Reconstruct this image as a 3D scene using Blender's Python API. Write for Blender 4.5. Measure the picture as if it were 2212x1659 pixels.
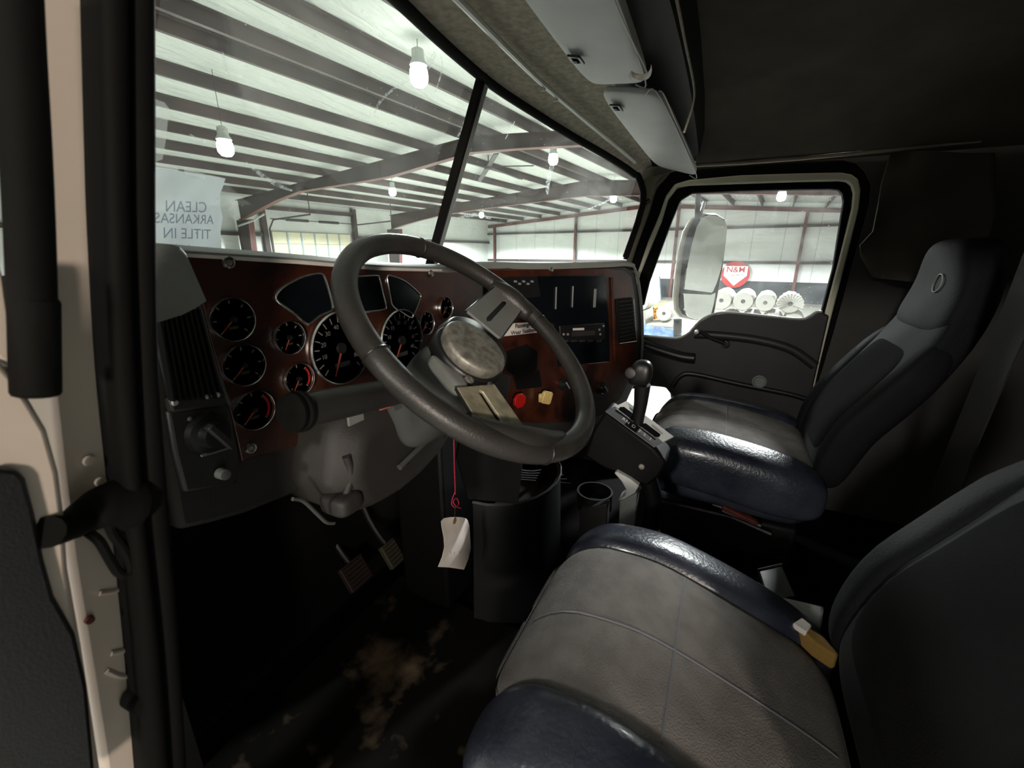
import bpy, bmesh, math, random
from mathutils import Vector, Matrix
for _o in list(bpy.data.objects): bpy.data.objects.remove(_o)
SC = bpy.context.scene
COL = SC.collection
R = math.radians
# ---------------------------------------------------------------- camera
FPX, W, H = 925.0, 2212.0, 1659.0
PITCH, YAW = R(17.0), R(26.1)
CAM = Vector((0, 0, 2.6))
FWD = Vector((math.cos(PITCH)*math.cos(YAW), math.cos(PITCH)*math.sin(YAW), -math.sin(PITCH)))
RGT = Vector((math.sin(YAW), -math.cos(YAW), 0))
UPV = RGT.cross(FWD)
cd = bpy.data.cameras.new('camera'); cam = bpy.data.objects.new('camera', cd); COL.objects.link(cam)
cam.matrix_world = Matrix(((RGT.x, UPV.x, -FWD.x, CAM.x), (RGT.y, UPV.y, -FWD.y, CAM.y), (RGT.z, UPV.z, -FWD.z, CAM.z), (0, 0, 0, 1)))
cd.sensor_width = 36; cd.lens = FPX/W*36; cd.clip_start = 0.01; cd.clip_end = 300
cd.dof.use_dof = True; cd.dof.focus_distance = 1.5; cd.dof.aperture_fstop = 7.0
SC.camera = cam
# ---------------------------------------------------------------- world, exposure
wd = bpy.data.worlds.new('world'); SC.world = wd; wd.use_nodes = True
wd.node_tree.nodes['Background'].inputs[0].default_value = (1.0, 0.97, 0.94, 1)
wd.node_tree.nodes['Background'].inputs[1].default_value = 0.25
SC.view_settings.view_transform = 'Standard'; SC.view_settings.look = 'None'
SC.view_settings.gamma = 1; SC.view_settings.use_curve_mapping = False
SC.view_settings.exposure = 0.0
SC.cycles.max_bounces = 8; SC.cycles.diffuse_bounces = 4; SC.cycles.glossy_bounces = 3
SC.cycles.transparent_max_bounces = 12; SC.cycles.transmission_bounces = 4
SC.cycles.sample_clamp_indirect = 6; SC.cycles.use_denoising = True
SC.cycles.caustics_reflective = False; SC.cycles.caustics_refractive = False
# hangar axes (the truck stands a few degrees off the building's grid)
DEL = R(5)
HU = Vector((math.cos(DEL), -math.sin(DEL), 0)); HV = Vector((math.sin(DEL), math.cos(DEL), 0))
def hp(u, v, z): return HU*u + HV*v + Vector((0, 0, z))
U1, U2, UE, VR, ZR, SL, VE, VW, UB = 10.0, 18.0, 28.0, 7.2, 5.65, 0.075, 19.0, -14.0, -9.0
def roof_z(v): return ZR - SL*abs(v - VR)
# ---------------------------------------------------------------- helpers
def ray(px, py): return FWD + RGT*((px-W/2)/FPX) - UPV*((py-H/2)/FPX)
def PX(px, py, x): d = ray(px, py); return CAM + d*((x-CAM.x)/d.x)
def PY(px, py, y): d = ray(px, py); return CAM + d*((y-CAM.y)/d.y)
def PZ(px, py, z): d = ray(px, py); return CAM + d*((z-CAM.z)/d.z)
def PN(px, py, o, n):
    d = ray(px, py); o = Vector(o); n = Vector(n); return CAM + d*((o-CAM).dot(n)/d.dot(n))
def srgb(c):
    if isinstance(c, str): c = tuple(int(c[i:i+2], 16)/255 for i in (0, 2, 4))
    return tuple((x/12.92 if x <= .04045 else ((x+.055)/1.055)**2.4) for x in c)
class MB:
    def __init__(s): s.v = []; s.f = []
    def add(s, vs, fs):
        o = len(s.v); s.v += [Vector(v) for v in vs]; s.f += [[i+o for i in f] for f in fs]; return s
    def box(s, c, size, ax=None):
        c = Vector(c); a = ax or (Vector((1,0,0)), Vector((0,1,0)), Vector((0,0,1)))
        vs = []
        for i in (-.5, .5):
            for j in (-.5, .5):
                for k in (-.5, .5): vs.append(c + a[0]*size[0]*i + a[1]*size[1]*j + a[2]*size[2]*k)
        return s.add(vs, [(0,1,3,2),(4,6,7,5),(0,4,5,1),(2,3,7,6),(0,2,6,4),(1,5,7,3)])
    def prism(s, poly, ext):
        n = len(poly); p = [Vector(q) for q in poly]; ext = Vector(ext)
        return s.add(p + [q+ext for q in p], [list(range(n))[::-1], list(range(n, 2*n))] + [[i, (i+1) % n, n+(i+1) % n, n+i] for i in range(n)])
    def ring(s, inner, outer, ext, closed=True):
        n = len(inner); ext = Vector(ext)
        A = [Vector(q) for q in inner]; B = [Vector(q) for q in outer]
        vs = A + B + [q+ext for q in A] + [q+ext for q in B]; fs = []
        for i in range(n if closed else n-1):
            j = (i+1) % n
            fs += [(i, j, n+j, n+i), (2*n+i, 3*n+i, 3*n+j, 2*n+j), (i, 2*n+i, 2*n+j, j), (n+i, n+j, 3*n+j, 3*n+i)]
        if not closed: fs += [(0, n, 3*n, 2*n), (n-1, 3*n-1, 4*n-1, 2*n-1)]
        return s.add(vs, fs)
    def grid(s, rows, thick=None):
        m = len(rows); n = len(rows[0]); vs = [p for r in rows for p in r]
        fs = [(i*n+j, i*n+j+1, (i+1)*n+j+1, (i+1)*n+j) for i in range(m-1) for j in range(n-1)]
        if thick is None: return s.add(vs, fs)
        t = Vector(thick); k = m*n
        fs2 = [tuple(k+q for q in f)[::-1] for f in fs]
        bd = [j for j in range(n)] + [i*n+n-1 for i in range(1, m)] + [(m-1)*n+j for j in range(n-2, -1, -1)] + [i*n for i in range(m-2, 0, -1)]
        sd = [(bd[i], bd[(i+1) % len(bd)], k+bd[(i+1) % len(bd)], k+bd[i]) for i in range(len(bd))]
        return s.add(vs + [Vector(v)+t for v in vs], fs + fs2 + sd)
    def tube(s, pts, r, seg=12, closed=False, cap=True, flat=None):
        pts = [Vector(p) for p in pts]; n = len(pts); rr = r if isinstance(r, (list, tuple)) else [r]*n
        vs = []; up = None
        for i, p in enumerate(pts):
            if closed: d = pts[(i+1) % n] - pts[i-1]
            else: d = pts[min(i+1, n-1)] - pts[max(i-1, 0)]
            d.normalize()
            if up is None: up = d.orthogonal().normalized()
            up = (up - d*up.dot(d)).normalized(); sd = d.cross(up)
            for k in range(seg):
                a = 2*math.pi*k/seg; vs.append(p + (up*math.cos(a) + sd*math.sin(a))*rr[i])
        fs = []
        for i in range(n if closed else n-1):
            j = (i+1) % n
            for k in range(seg):
                l = (k+1) % seg; fs.append((i*seg+k, i*seg+l, j*seg+l, j*seg+k))
        if cap and not closed: fs += [list(range(seg))[::-1], [(n-1)*seg+k for k in range(seg)]]
        return s.add(vs, fs)
    def lathe(s, prof, o, ax, seg=32):
        o = Vector(o); ax = Vector(ax).normalized(); a = ax.orthogonal().normalized(); b = ax.cross(a)
        vs = []; fs = []; n = len(prof)
        for r, h in prof:
            for k in range(seg):
                t = 2*math.pi*k/seg; vs.append(o + ax*h + (a*math.cos(t)+b*math.sin(t))*r)
        for i in range(n-1):
            for k in range(seg):
                l = (k+1) % seg; fs.append((i*seg+k, i*seg+l, (i+1)*seg+l, (i+1)*seg+k))
        ring_ = tuple(prof[0]) == tuple(prof[-1])
        if prof[0][0] > 1e-5 and not ring_: fs.append(list(range(seg))[::-1])
        if prof[-1][0] > 1e-5 and not ring_: fs.append([(n-1)*seg+k for k in range(seg)])
        return s.add(vs, fs)
    def pillow(s, fn, N=12, e=5.0):
        key = {}; vs = []; fs = []
        def idx(p):
            k = tuple(round(q*N) for q in p)
            if k not in key:
                x, y, z = p; m = (abs(x)**e+abs(y)**e+abs(z)**e)**(1/e)
                key[k] = len(vs); vs.append(Vector(fn(x/m, y/m, z/m)))
            return key[k]
        for ax in range(3):
            for sg in (-1, 1):
                for i in range(-N, N, 2):
                    for j in range(-N, N, 2):
                        q = []
                        for (a, b) in ((i, j), (i+2, j), (i+2, j+2), (i, j+2)):
                            p = [0, 0, 0]; p[ax] = sg; p[(ax+1) % 3] = a/N; p[(ax+2) % 3] = b/N; q.append(idx(p))
                        fs.append(q if sg > 0 else q[::-1])
        return s.add(vs, fs)
    def build(s, name, mat, parent=None, bevel=0, smooth=40, bseg=2, sub=0):
        me = bpy.data.meshes.new(name); me.from_pydata([tuple(v) for v in s.v], [], s.f)
        bm = bmesh.new(); bm.from_mesh(me); bmesh.ops.remove_doubles(bm, verts=bm.verts, dist=1e-6)
        bmesh.ops.recalc_face_normals(bm, faces=bm.faces); bm.to_mesh(me); bm.free()
        me.materials.append(mat)
        o = bpy.data.objects.new(name, me); COL.objects.link(o)
        if smooth:
            for p in me.polygons: p.use_smooth = True
            me.set_sharp_from_angle(angle=R(smooth))
        if bevel:
            b = o.modifiers.new('bevel', 'BEVEL'); b.width = bevel; b.segments = bseg; b.limit_method = 'ANGLE'; b.angle_limit = R(35)
            b.harden_normals = False
        if sub:
            b = o.modifiers.new('sub', 'SUBSURF'); b.levels = sub; b.render_levels = sub
        if parent is not None:
            o.parent = parent
            if parent.type == 'EMPTY': o.matrix_parent_inverse = Matrix.Translation(-parent.location)
        return o
def tag(o, label, cat, group=None, kind=None):
    o['label'] = label; o['category'] = cat
    if group: o['group'] = group
    if kind: o['kind'] = kind
    return o
def thing(name, label, cat, loc=(0,0,0), group=None):
    o = bpy.data.objects.new(name, None); COL.objects.link(o); o.location = loc; o.empty_display_size = .05
    return tag(o, label, cat, group)
def struct(o): o['kind'] = 'structure'; return o
def cr(pts, n=6, closed=False):
    P = [Vector(p) for p in pts]; out = []; m = len(P)
    for i in range(m if closed else m-1):
        a, b, c, d = (P[i-1] if (closed or i > 0) else P[0]), P[i], P[(i+1) % m], (P[(i+2) % m] if closed else P[min(i+2, m-1)])
        for k in range(n):
            t = k/n; out.append(.5*((2*b)+(c-a)*t+(2*a-5*b+4*c-d)*t*t+(-a+3*b-3*c+d)*t**3))
    if not closed: out.append(P[-1])
    return out
def text_mesh(name, body, o, ex, ey, size, mat, parent, extrude=.0002, mirror=False, bold=0.0, align='CENTER'):
    cu = bpy.data.curves.new(name, 'FONT'); cu.body = body; cu.size = 1; cu.align_x = align; cu.align_y = 'CENTER'; cu.offset = bold
    tmp = bpy.data.objects.new('tmp', cu); COL.objects.link(tmp)
    dg = bpy.context.evaluated_depsgraph_get(); me = bpy.data.meshes.new_from_object(tmp.evaluated_get(dg))
    bpy.data.objects.remove(tmp)
    ex = Vector(ex).normalized(); ey = Vector(ey).normalized(); nz = ex.cross(ey); o = Vector(o)
    if mirror: ex = -ex
    mb = MB(); vs = [o + ex*v.co.x*size + ey*v.co.y*size for v in me.vertices]
    mb.add(vs, [list(p.vertices) for p in me.polygons])
    return mb.build(name, mat, parent, smooth=0)
# ---------------------------------------------------------------- materials
MT = {}
def mat(name, col, rough=.5, metal=0, var=.12, vscale=8, bump=0, bscale=200, spec=.5, col2=None, coat=0, detail=4, sheen=0):
    m = bpy.data.materials.new(name); m.use_nodes = True; nt = m.node_tree; b = nt.nodes['Principled BSDF']
    c = srgb(col); tc = nt.nodes.new('ShaderNodeTexCoord')
    nz = nt.nodes.new('ShaderNodeTexNoise'); nz.inputs['Scale'].default_value = vscale; nz.inputs['Detail'].default_value = detail
    nt.links.new(tc.outputs['Object'], nz.inputs['Vector'])
    mx = nt.nodes.new('ShaderNodeMix'); mx.data_type = 'RGBA'
    d = srgb(col2) if col2 else tuple(max(0, x*(1-2*var)) for x in c)
    mx.inputs[6].default_value = (*c, 1); mx.inputs[7].default_value = (*d, 1)
    rp = nt.nodes.new('ShaderNodeValToRGB'); rp.color_ramp.elements[0].position = .35; rp.color_ramp.elements[1].position = .65
    nt.links.new(nz.outputs['Fac'], rp.inputs['Fac']); nt.links.new(rp.outputs['Color'], mx.inputs[0])
    nt.links.new(mx.outputs[2], b.inputs['Base Color'])
    b.inputs['Roughness'].default_value = rough; b.inputs['Metallic'].default_value = metal
    b.inputs['Specular IOR Level'].default_value = spec
    if coat: b.inputs['Coat Weight'].default_value = coat; b.inputs['Coat Roughness'].default_value = .15
    if sheen: b.inputs['Sheen Weight'].default_value = sheen
    if bump:
        n2 = nt.nodes.new('ShaderNodeTexNoise'); n2.inputs['Scale'].default_value = bscale; n2.inputs['Detail'].default_value = 3
        nt.links.new(tc.outputs['Object'], n2.inputs['Vector'])
        bp = nt.nodes.new('ShaderNodeBump'); bp.inputs['Strength'].default_value = bump; bp.inputs['Distance'].default_value = .002
        nt.links.new(n2.outputs['Fac'], bp.inputs['Height']); nt.links.new(bp.outputs['Normal'], b.inputs['Normal'])
    MT[name] = m; return m
def emit(name, col, st):
    m = bpy.data.materials.new(name); m.use_nodes = True; nt = m.node_tree; b = nt.nodes['Principled BSDF']
    b.inputs['Base Color'].default_value = (*col, 1); b.inputs['Emission Color'].default_value = (*col, 1); b.inputs['Emission Strength'].default_value = st
    MT[name] = m; return m
mat('plastic_dark', '2e2d2c', .45, bump=.15, bscale=600)
mat('plastic_grey', '7b7e7b', .55, bump=.2, bscale=500, var=.08)
mat('plastic_black', '161617', .4, bump=.1, bscale=500)
mat('rubber', '0f0e0d', .8, bump=.1, bscale=300, var=.2, spec=.12)
mat('gloss_black', '0a0a0c', .15)
mat('felt', 'bab3a4', .95, bump=.8, bscale=900, var=.15, vscale=60, spec=.1)
mat('visor_vinyl', 'b2b3b2', .55, bump=.15, bscale=400, var=.08, vscale=6)
mat('olive_paint', 'e6e0c8', .4, var=.05)
mat('cream_paint', 'c1b4a8', .38, var=.05, vscale=5)
mat('headliner', '57534b', .95, bump=.4, bscale=500, spec=.1)
mat('chrome', 'f0f0f0', .22, metal=1, var=.05)
mat('steel_worn', '9d9a90', .5, metal=.5, var=.25, vscale=90, bump=.25, bscale=300)
mat('spoke_metal', 'c9c1a6', .4, metal=.5, var=.2, vscale=60)
mat('leather_navy', '20232f', .32, bump=.6, bscale=130, col2='383c46', vscale=9, coat=.3)
mat('back_fabric', '1c1b1c', .95, bump=.8, bscale=420, spec=.1)
mat('leather_back', '0c0d12', .75, bump=.4, bscale=220, var=.2, vscale=14, spec=.3)
mat('black_deep', '0a0a0b', .6, bump=.1, bscale=300, spec=.2)
mat('wheel_leather', '32302e', .42, bump=.25, bscale=350, var=.2, vscale=12)
mat('gauge_face', '17191f', .5, var=.1)
mat('dial_large', '2a3039', .35, var=.1)  # lighter bluish tone paints a reflection onto the large dials
mat('plastic_mid', '474947', .5, bump=.15, bscale=500, var=.08)
mat('gauge_white', '6c6c6c', .5, var=0)
mat('needle_orange', '9a4a32', .5, var=0)
mat('red_plastic', 'b01712', .4, var=.1)
mat('yellow_plastic', 'd8bf7c', .45, var=.15, vscale=120)
mat('red_string', 'c22a48', .8, var=.2, vscale=400)
mat('tag_paper', 'd6cfc9', .8, var=.06, vscale=30)
mat('ink_grey', '6a6a70', .8, var=0)
mat('plate_silver', 'd9d9d4', .28, metal=.25, var=.08)
mat('floor_mat', '26221c', .8, bump=.6, bscale=90, var=.3, vscale=7)
mat('plastic_cover', '292725', .65, bump=.2, bscale=300, var=.15)
mat('foam_yellow', '8a6a30', .9, bump=.6, bscale=200)
mat('belt_web', '1f1d1b', .8, bump=.5, bscale=500)
mat('mirror_glass', 'd0cfc8', .03, metal=1, var=0)
mat('mirror_white', 'd9d4c4', .35, var=.05)
mat('white_sheet', 'a9a8a0', .5, bump=.6, bscale=12, var=.04)
mat('tube_yellow', 'd69a3e', .6, var=.15)
mat('tarp_blue', '4c6fb4', .6, bump=.8, bscale=9, col2='8fa7d8', vscale=6)
mat('panel_blue', 'a9b8c6', .6)
mat('steel_maroon', '453533', .5, var=.25, vscale=1.2, bump=.1)
mat('steel_red', '6b3a33', .5, var=.2, vscale=2)
mat('steel_dark', '33302f', .5)
mat('wains_dark', '3c4146', .7, var=.15, vscale=.7)
mat('door_panel', 'e6e2c6', .6, var=.05, vscale=2)
mat('concrete', 'b9b7b0', .6, var=.15, vscale=.6)
mat('sign_red', 'a20c14', .5, var=0)
mat('sign_white', 'f2f2f2', .5, var=0)
mat('rust_red', '6e2a1e', .7, var=.3, vscale=40)
mat('label_white', 'cfcac4', .6, var=.05)
mat('label_ink', '1a1a1a', .6, var=0)
mat('blue_hose', '2a3350', .5)
mat('led_black', '0d1115', .14)
# special materials -------------------------------------------------
def wood_mat():
    m = bpy.data.materials.new('burl_wood'); m.use_nodes = True; nt = m.node_tree; b = nt.nodes['Principled BSDF']
    tc = nt.nodes.new('ShaderNodeTexCoord'); n1 = nt.nodes.new('ShaderNodeTexNoise'); n1.inputs['Scale'].default_value = 9; n1.inputs['Detail'].default_value = 9; n1.inputs['Distortion'].default_value = 2.2
    nt.links.new(tc.outputs['Object'], n1.inputs['Vector'])
    rp = nt.nodes.new('ShaderNodeValToRGB'); e = rp.color_ramp.elements
    e[0].position = .3; e[0].color = (*srgb('220f0a'), 1); e[1].position = .7; e[1].color = (*srgb('44200f'), 1)
    x = e.new(.5); x.color = (*srgb('381a10'), 1)
    nt.links.new(n1.outputs['Fac'], rp.inputs['Fac']); nt.links.new(rp.outputs['Color'], b.inputs['Base Color'])
    b.inputs['Roughness'].default_value = .33; b.inputs['Coat Weight'].default_value = .3; b.inputs['Coat Roughness'].default_value = .2
    MT['wood'] = m
wood_mat()
def seat_fabric():
    m = mat('seat_fabric', '78736f', .95, bump=.9, bscale=420, var=.12, vscale=25, spec=.15)
    return m
seat_fabric()
def roof_mat(name, col, wr):
    m = bpy.data.materials.new(name); m.use_nodes = True; nt = m.node_tree; b = nt.nodes['Principled BSDF']
    tc = nt.nodes.new('ShaderNodeTexCoord'); mp = nt.nodes.new('ShaderNodeMapping'); mp.inputs['Scale'].default_value = wr; mp.inputs['Rotation'].default_value = (0, 0, DEL)
    nt.links.new(tc.outputs['Object'], mp.inputs['Vector'])
    n1 = nt.nodes.new('ShaderNodeTexNoise'); n1.inputs['Scale'].default_value = 1.0; n1.inputs['Detail'].default_value = 5; n1.inputs['Distortion'].default_value = .6
    nt.links.new(mp.outputs['Vector'], n1.inputs['Vector'])
    bp = nt.nodes.new('ShaderNodeBump'); bp.inputs['Strength'].default_value = .8; bp.inputs['Distance'].default_value = .12
    nt.links.new(n1.outputs['Fac'], bp.inputs['Height']); nt.links.new(bp.outputs['Normal'], b.inputs['Normal'])
    n2 = nt.nodes.new('ShaderNodeTexNoise'); n2.inputs['Scale'].default_value = .7; nt.links.new(tc.outputs['Object'], n2.inputs['Vector'])
    mx = nt.nodes.new('ShaderNodeMix'); mx.data_type = 'RGBA'; c = srgb(col); mx.inputs[6].default_value = (*c, 1); mx.inputs[7].default_value = (*[q*.86 for q in c], 1)
    nt.links.new(n2.outputs['Fac'], mx.inputs[0]); nt.links.new(mx.outputs[2], b.inputs['Base Color'])
    b.inputs['Roughness'].default_value = .55; MT[name] = m; return m
roof_mat('roof_vinyl', 'c8cec9', (1.2, 4.5, 4))
roof_mat('wall_vinyl', 'e3e7e4', (.8, .8, 1.5))
def seam_wall():
    m = MT['wall_vinyl'].copy(); m.name = 'wall_vinyl_seamed'; nt = m.node_tree; b = nt.nodes['Principled BSDF']
    tc = nt.nodes.new('ShaderNodeTexCoord'); mp = nt.nodes.new('ShaderNodeMapping'); mp.inputs['Rotation'].default_value = (0, 0, DEL)
    nt.links.new(tc.outputs['Object'], mp.inputs['Vector'])
    sx = nt.nodes.new('ShaderNodeSeparateXYZ'); nt.links.new(mp.outputs['Vector'], sx.inputs[0])
    mm = nt.nodes.new('ShaderNodeMath'); mm.operation = 'FRACT'; ml = nt.nodes.new('ShaderNodeMath'); ml.operation = 'MULTIPLY'; ml.inputs[1].default_value = 1/1.5
    nt.links.new(sx.outputs['Y'], ml.inputs[0]); nt.links.new(ml.outputs[0], mm.inputs[0])
    lt = nt.nodes.new('ShaderNodeMath'); lt.operation = 'LESS_THAN'; lt.inputs[1].default_value = .025; nt.links.new(mm.outputs[0], lt.inputs[0])
    old = b.inputs['Base Color'].links[0].from_socket
    mx = nt.nodes.new('ShaderNodeMix'); mx.data_type = 'RGBA'; mx.inputs[7].default_value = (*srgb('b4bcbc'), 1)
    nt.links.new(old, mx.inputs[6]); nt.links.new(lt.outputs[0], mx.inputs[0]); nt.links.new(mx.outputs[2], b.inputs['Base Color'])
    MT['wall_vinyl_seamed'] = m
seam_wall()
def glass_mat(name, haze, tint=(1,1,1), smear=.35, scale=3.0):
    m = bpy.data.materials.new(name); m.use_nodes = True; nt = m.node_tree; nt.nodes.remove(nt.nodes['Principled BSDF'])
    out = nt.nodes['Material Output']; N = nt.nodes.new; L = nt.links.new
    tr = N('ShaderNodeBsdfTransparent'); tr.inputs[0].default_value = (*tint, 1)
    gl = N('ShaderNodeBsdfGlossy'); gl.inputs['Roughness'].default_value = .02; gl.inputs[0].default_value = (.9, 1, .98, 1)
    lw = N('ShaderNodeLayerWeight'); lw.inputs[0].default_value = .5
    pw_ = N('ShaderNodeMath'); pw_.operation = 'POWER'; pw_.inputs[1].default_value = 5; L(lw.outputs['Facing'], pw_.inputs[0])
    fr = N('ShaderNodeMapRange'); fr.inputs[3].default_value = .03; fr.inputs[4].default_value = .6; L(pw_.outputs[0], fr.inputs[0])
    m1 = N('ShaderNodeMixShader'); L(fr.outputs[0], m1.inputs[0]); L(tr.outputs[0], m1.inputs[1]); L(gl.outputs[0], m1.inputs[2])
    di = N('ShaderNodeBsdfDiffuse'); di.inputs[0].default_value = (.8, .84, .82, 1); tl = N('ShaderNodeBsdfTranslucent'); tl.inputs[0].default_value = (.85, .88, .86, 1)
    m2 = N('ShaderNodeMixShader'); m2.inputs[0].default_value = .7; L(di.outputs[0], m2.inputs[1]); L(tl.outputs[0], m2.inputs[2])
    tc = N('ShaderNodeTexCoord')
    mp = N('ShaderNodeMapping'); mp.inputs['Scale'].default_value = (1, 1, 2.2); mp.inputs['Rotation'].default_value = (.4, .3, .5); L(tc.outputs['Object'], mp.inputs[0])
    n1 = N('ShaderNodeTexNoise'); n1.inputs['Scale'].default_value = scale; n1.inputs['Detail'].default_value = 6; n1.inputs['Distortion'].default_value = 1.5; L(mp.outputs[0], n1.inputs['Vector'])
    r1 = N('ShaderNodeMapRange'); r1.inputs[1].default_value = .42; r1.inputs[2].default_value = .8; r1.inputs[3].default_value = haze; r1.inputs[4].default_value = haze+smear; L(n1.outputs['Fac'], r1.inputs[0])
    # wipe streaks
    mp3 = N('ShaderNodeMapping'); mp3.inputs['Scale'].default_value = (14, 14, 1.5); mp3.inputs['Rotation'].default_value = (.9, .5, .2); L(tc.outputs['Object'], mp3.inputs[0])
    n3 = N('ShaderNodeTexNoise'); n3.inputs['Scale'].default_value = 1.4; n3.inputs['Detail'].default_value = 3; L(mp3.outputs[0], n3.inputs['Vector'])
    r3 = N('ShaderNodeMapRange'); r3.inputs[1].default_value = .62; r3.inputs[2].default_value = .8; r3.inputs[3].default_value = 0; r3.inputs[4].default_value = smear*.5; L(n3.outputs['Fac'], r3.inputs[0])
    # specks of dust
    vo = N('ShaderNodeTexVoronoi'); vo.inputs['Scale'].default_value = 70; L(tc.outputs['Object'], vo.inputs['Vector'])
    r2 = N('ShaderNodeMapRange'); r2.inputs[1].default_value = .10; r2.inputs[2].default_value = .06; r2.inputs[3].default_value = 0; r2.inputs[4].default_value = .5; L(vo.outputs['Distance'], r2.inputs[0])
    n4 = N('ShaderNodeTexNoise'); n4.inputs['Scale'].default_value = 5; L(tc.outputs['Object'], n4.inputs['Vector'])
    g4 = N('ShaderNodeMath'); g4.operation = 'GREATER_THAN'; g4.inputs[1].default_value = .55; L(n4.outputs['Fac'], g4.inputs[0])
    mu = N('ShaderNodeMath'); mu.operation = 'MULTIPLY'; L(r2.outputs[0], mu.inputs[0]); L(g4.outputs[0], mu.inputs[1])
    ad = N('ShaderNodeMath'); ad.operation = 'ADD'; L(r1.outputs[0], ad.inputs[0]); L(mu.outputs[0], ad.inputs[1])
    a2 = N('ShaderNodeMath'); a2.operation = 'ADD'; a2.use_clamp = True; L(ad.outputs[0], a2.inputs[0]); L(r3.outputs[0], a2.inputs[1])
    m3 = N('ShaderNodeMixShader'); L(a2.outputs[0], m3.inputs[0]); L(m1.outputs[0], m3.inputs[1]); L(m2.outputs[0], m3.inputs[2])
    L(m3.outputs[0], out.inputs[0]); MT[name] = m; return m
glass_mat('windshield', .05, (.93, 1, .97), .19, 3.0)
glass_mat('door_glass', .03, (.97, 1, 1), .10, 5.0)
def thin_paper(name, col, f):
    m = bpy.data.materials.new(name); m.use_nodes = True; nt = m.node_tree; nt.nodes.remove(nt.nodes['Principled BSDF']); N = nt.nodes.new; L = nt.links.new
    di = N('ShaderNodeBsdfDiffuse'); tl = N('ShaderNodeBsdfTranslucent'); mx = N('ShaderNodeMixShader'); mx.inputs[0].default_value = f
    di.inputs[0].default_value = (*srgb(col), 1); tl.inputs[0].default_value = (*srgb(col), 1)
    L(di.outputs[0], mx.inputs[1]); L(tl.outputs[0], mx.inputs[2]); L(mx.outputs[0], nt.nodes['Material Output'].inputs[0]); MT[name] = m
thin_paper('paper_sheet', 'e6edf5', .75)
thin_paper('ink_through', 'a9b3c2', .55)
def clear_tape():
    m = bpy.data.materials.new('clear_plastic'); m.use_nodes = True; nt = m.node_tree; nt.nodes.remove(nt.nodes['Principled BSDF']); N = nt.nodes.new; L = nt.links.new
    a = N('ShaderNodeBsdfTransparent'); b = N('ShaderNodeBsdfTranslucent'); b.inputs[0].default_value = (.9, .9, .9, 1); mx = N('ShaderNodeMixShader'); mx.inputs[0].default_value = .35
    L(a.outputs[0], mx.inputs[1]); L(b.outputs[0], mx.inputs[2]); L(mx.outputs[0], nt.nodes['Material Output'].inputs[0]); MT['clear'] = m
clear_tape()

# ---------------------------------------------------------------- hangar lamps
LAMPPX = [(905,165,5.0,'brightest high bay lamp, seen high through the windshield left of the divider'),
          (487,320,4.35,'high bay lamp low at the windshield\'s left side above the taped paper'),
          (848,415,4.75,'high bay lamp glowing beyond the first rafter, above the steering wheel'),
          (1195,345,5.0,'high bay lamp right of the ceiling fan'),
          (1325,430,4.7,'high bay lamp near the windshield\'s right edge'),
          (1040,465,4.6,'farthest small high bay lamp right of the windshield divider'),
          (1688,425,4.3,'high bay lamp seen through the passenger window above the mirror')]
emit('lamp_lens', (1, .98, .93), 40)
def lamp(p, label, power, col=(.97, 1, .99), aim=None):
    t = thing('high_bay_lamp', label, 'lamp', p, 'high bay lamps under the roof')
    p = Vector(p)
    zt = roof_z(p.dot(HV)) - .02
    MB().lathe([(.05, .34), (.085, .32), (.09, .2), (.12, .15), (.12, .13)], p, (0,0,1), 20).build('housing', MT['roof_vinyl'], t)
    MB().lathe([(.09, .14), (.12, .08), (.13, .0), (.12, -.07), (.08, -.12), (0, -.14)], p, (0,0,1), 24).build('lens', MT['lamp_lens'], t)
    MB().tube([p+Vector((0,0,.3)), Vector((p.x, p.y, zt))], .005, 6).build('hanger_rod', MT['steel_dark'], t)
    ld = bpy.data.lights.new('lamp_light', 'SPOT'); ld.spot_size = R(162); ld.spot_blend = .08; ld.energy = power; ld.color = col; ld.shadow_soft_size = .22
    lo = bpy.data.objects.new('lamp_light', ld); COL.objects.link(lo); lo.parent = t; lo.location = (0, 0, -.42)
    if aim:
        ld.spot_size = R(23); ld.spot_blend = 1.0; ld.shadow_soft_size = .3
        lo.rotation_euler = (Vector(aim)-p-Vector((0,0,-.42))).to_track_quat('-Z', 'Y').to_euler()
POW = 2150
for k, (a, b, z, lb) in enumerate(LAMPPX):
    lamp(PZ(a, b, z), lb, POW*(.42, .9, 1, 1.2, 1.5, 1.7, 1.6)[k])
lamp(hp(5.5, -.6, 5.0), 'added high bay lamp beyond the passenger side, hidden behind the door post', POW*.7)  # unseen lamp added to throw a highlight on the driver's seat bolster
lamp(hp(-4.5, .5, 4.5), 'added fill lamp above the driver side floor, outside the picture', 380, (1, .95, .88))  # added fill light that lifts the header and visors through the open door
lamp(hp(3, -7, 4.1), 'high bay lamp behind the truck on the passenger side, outside the picture', POW*.8)
lamp(hp(-3.8, -3.0, 3.35), 'warm low hanging lamp behind the camera, outside the picture', 1000, (1, .87, .74), (.4, .3, 2.62))  # unseen lamp; narrow cone shaped to leave floor and lower jamb darker
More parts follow.
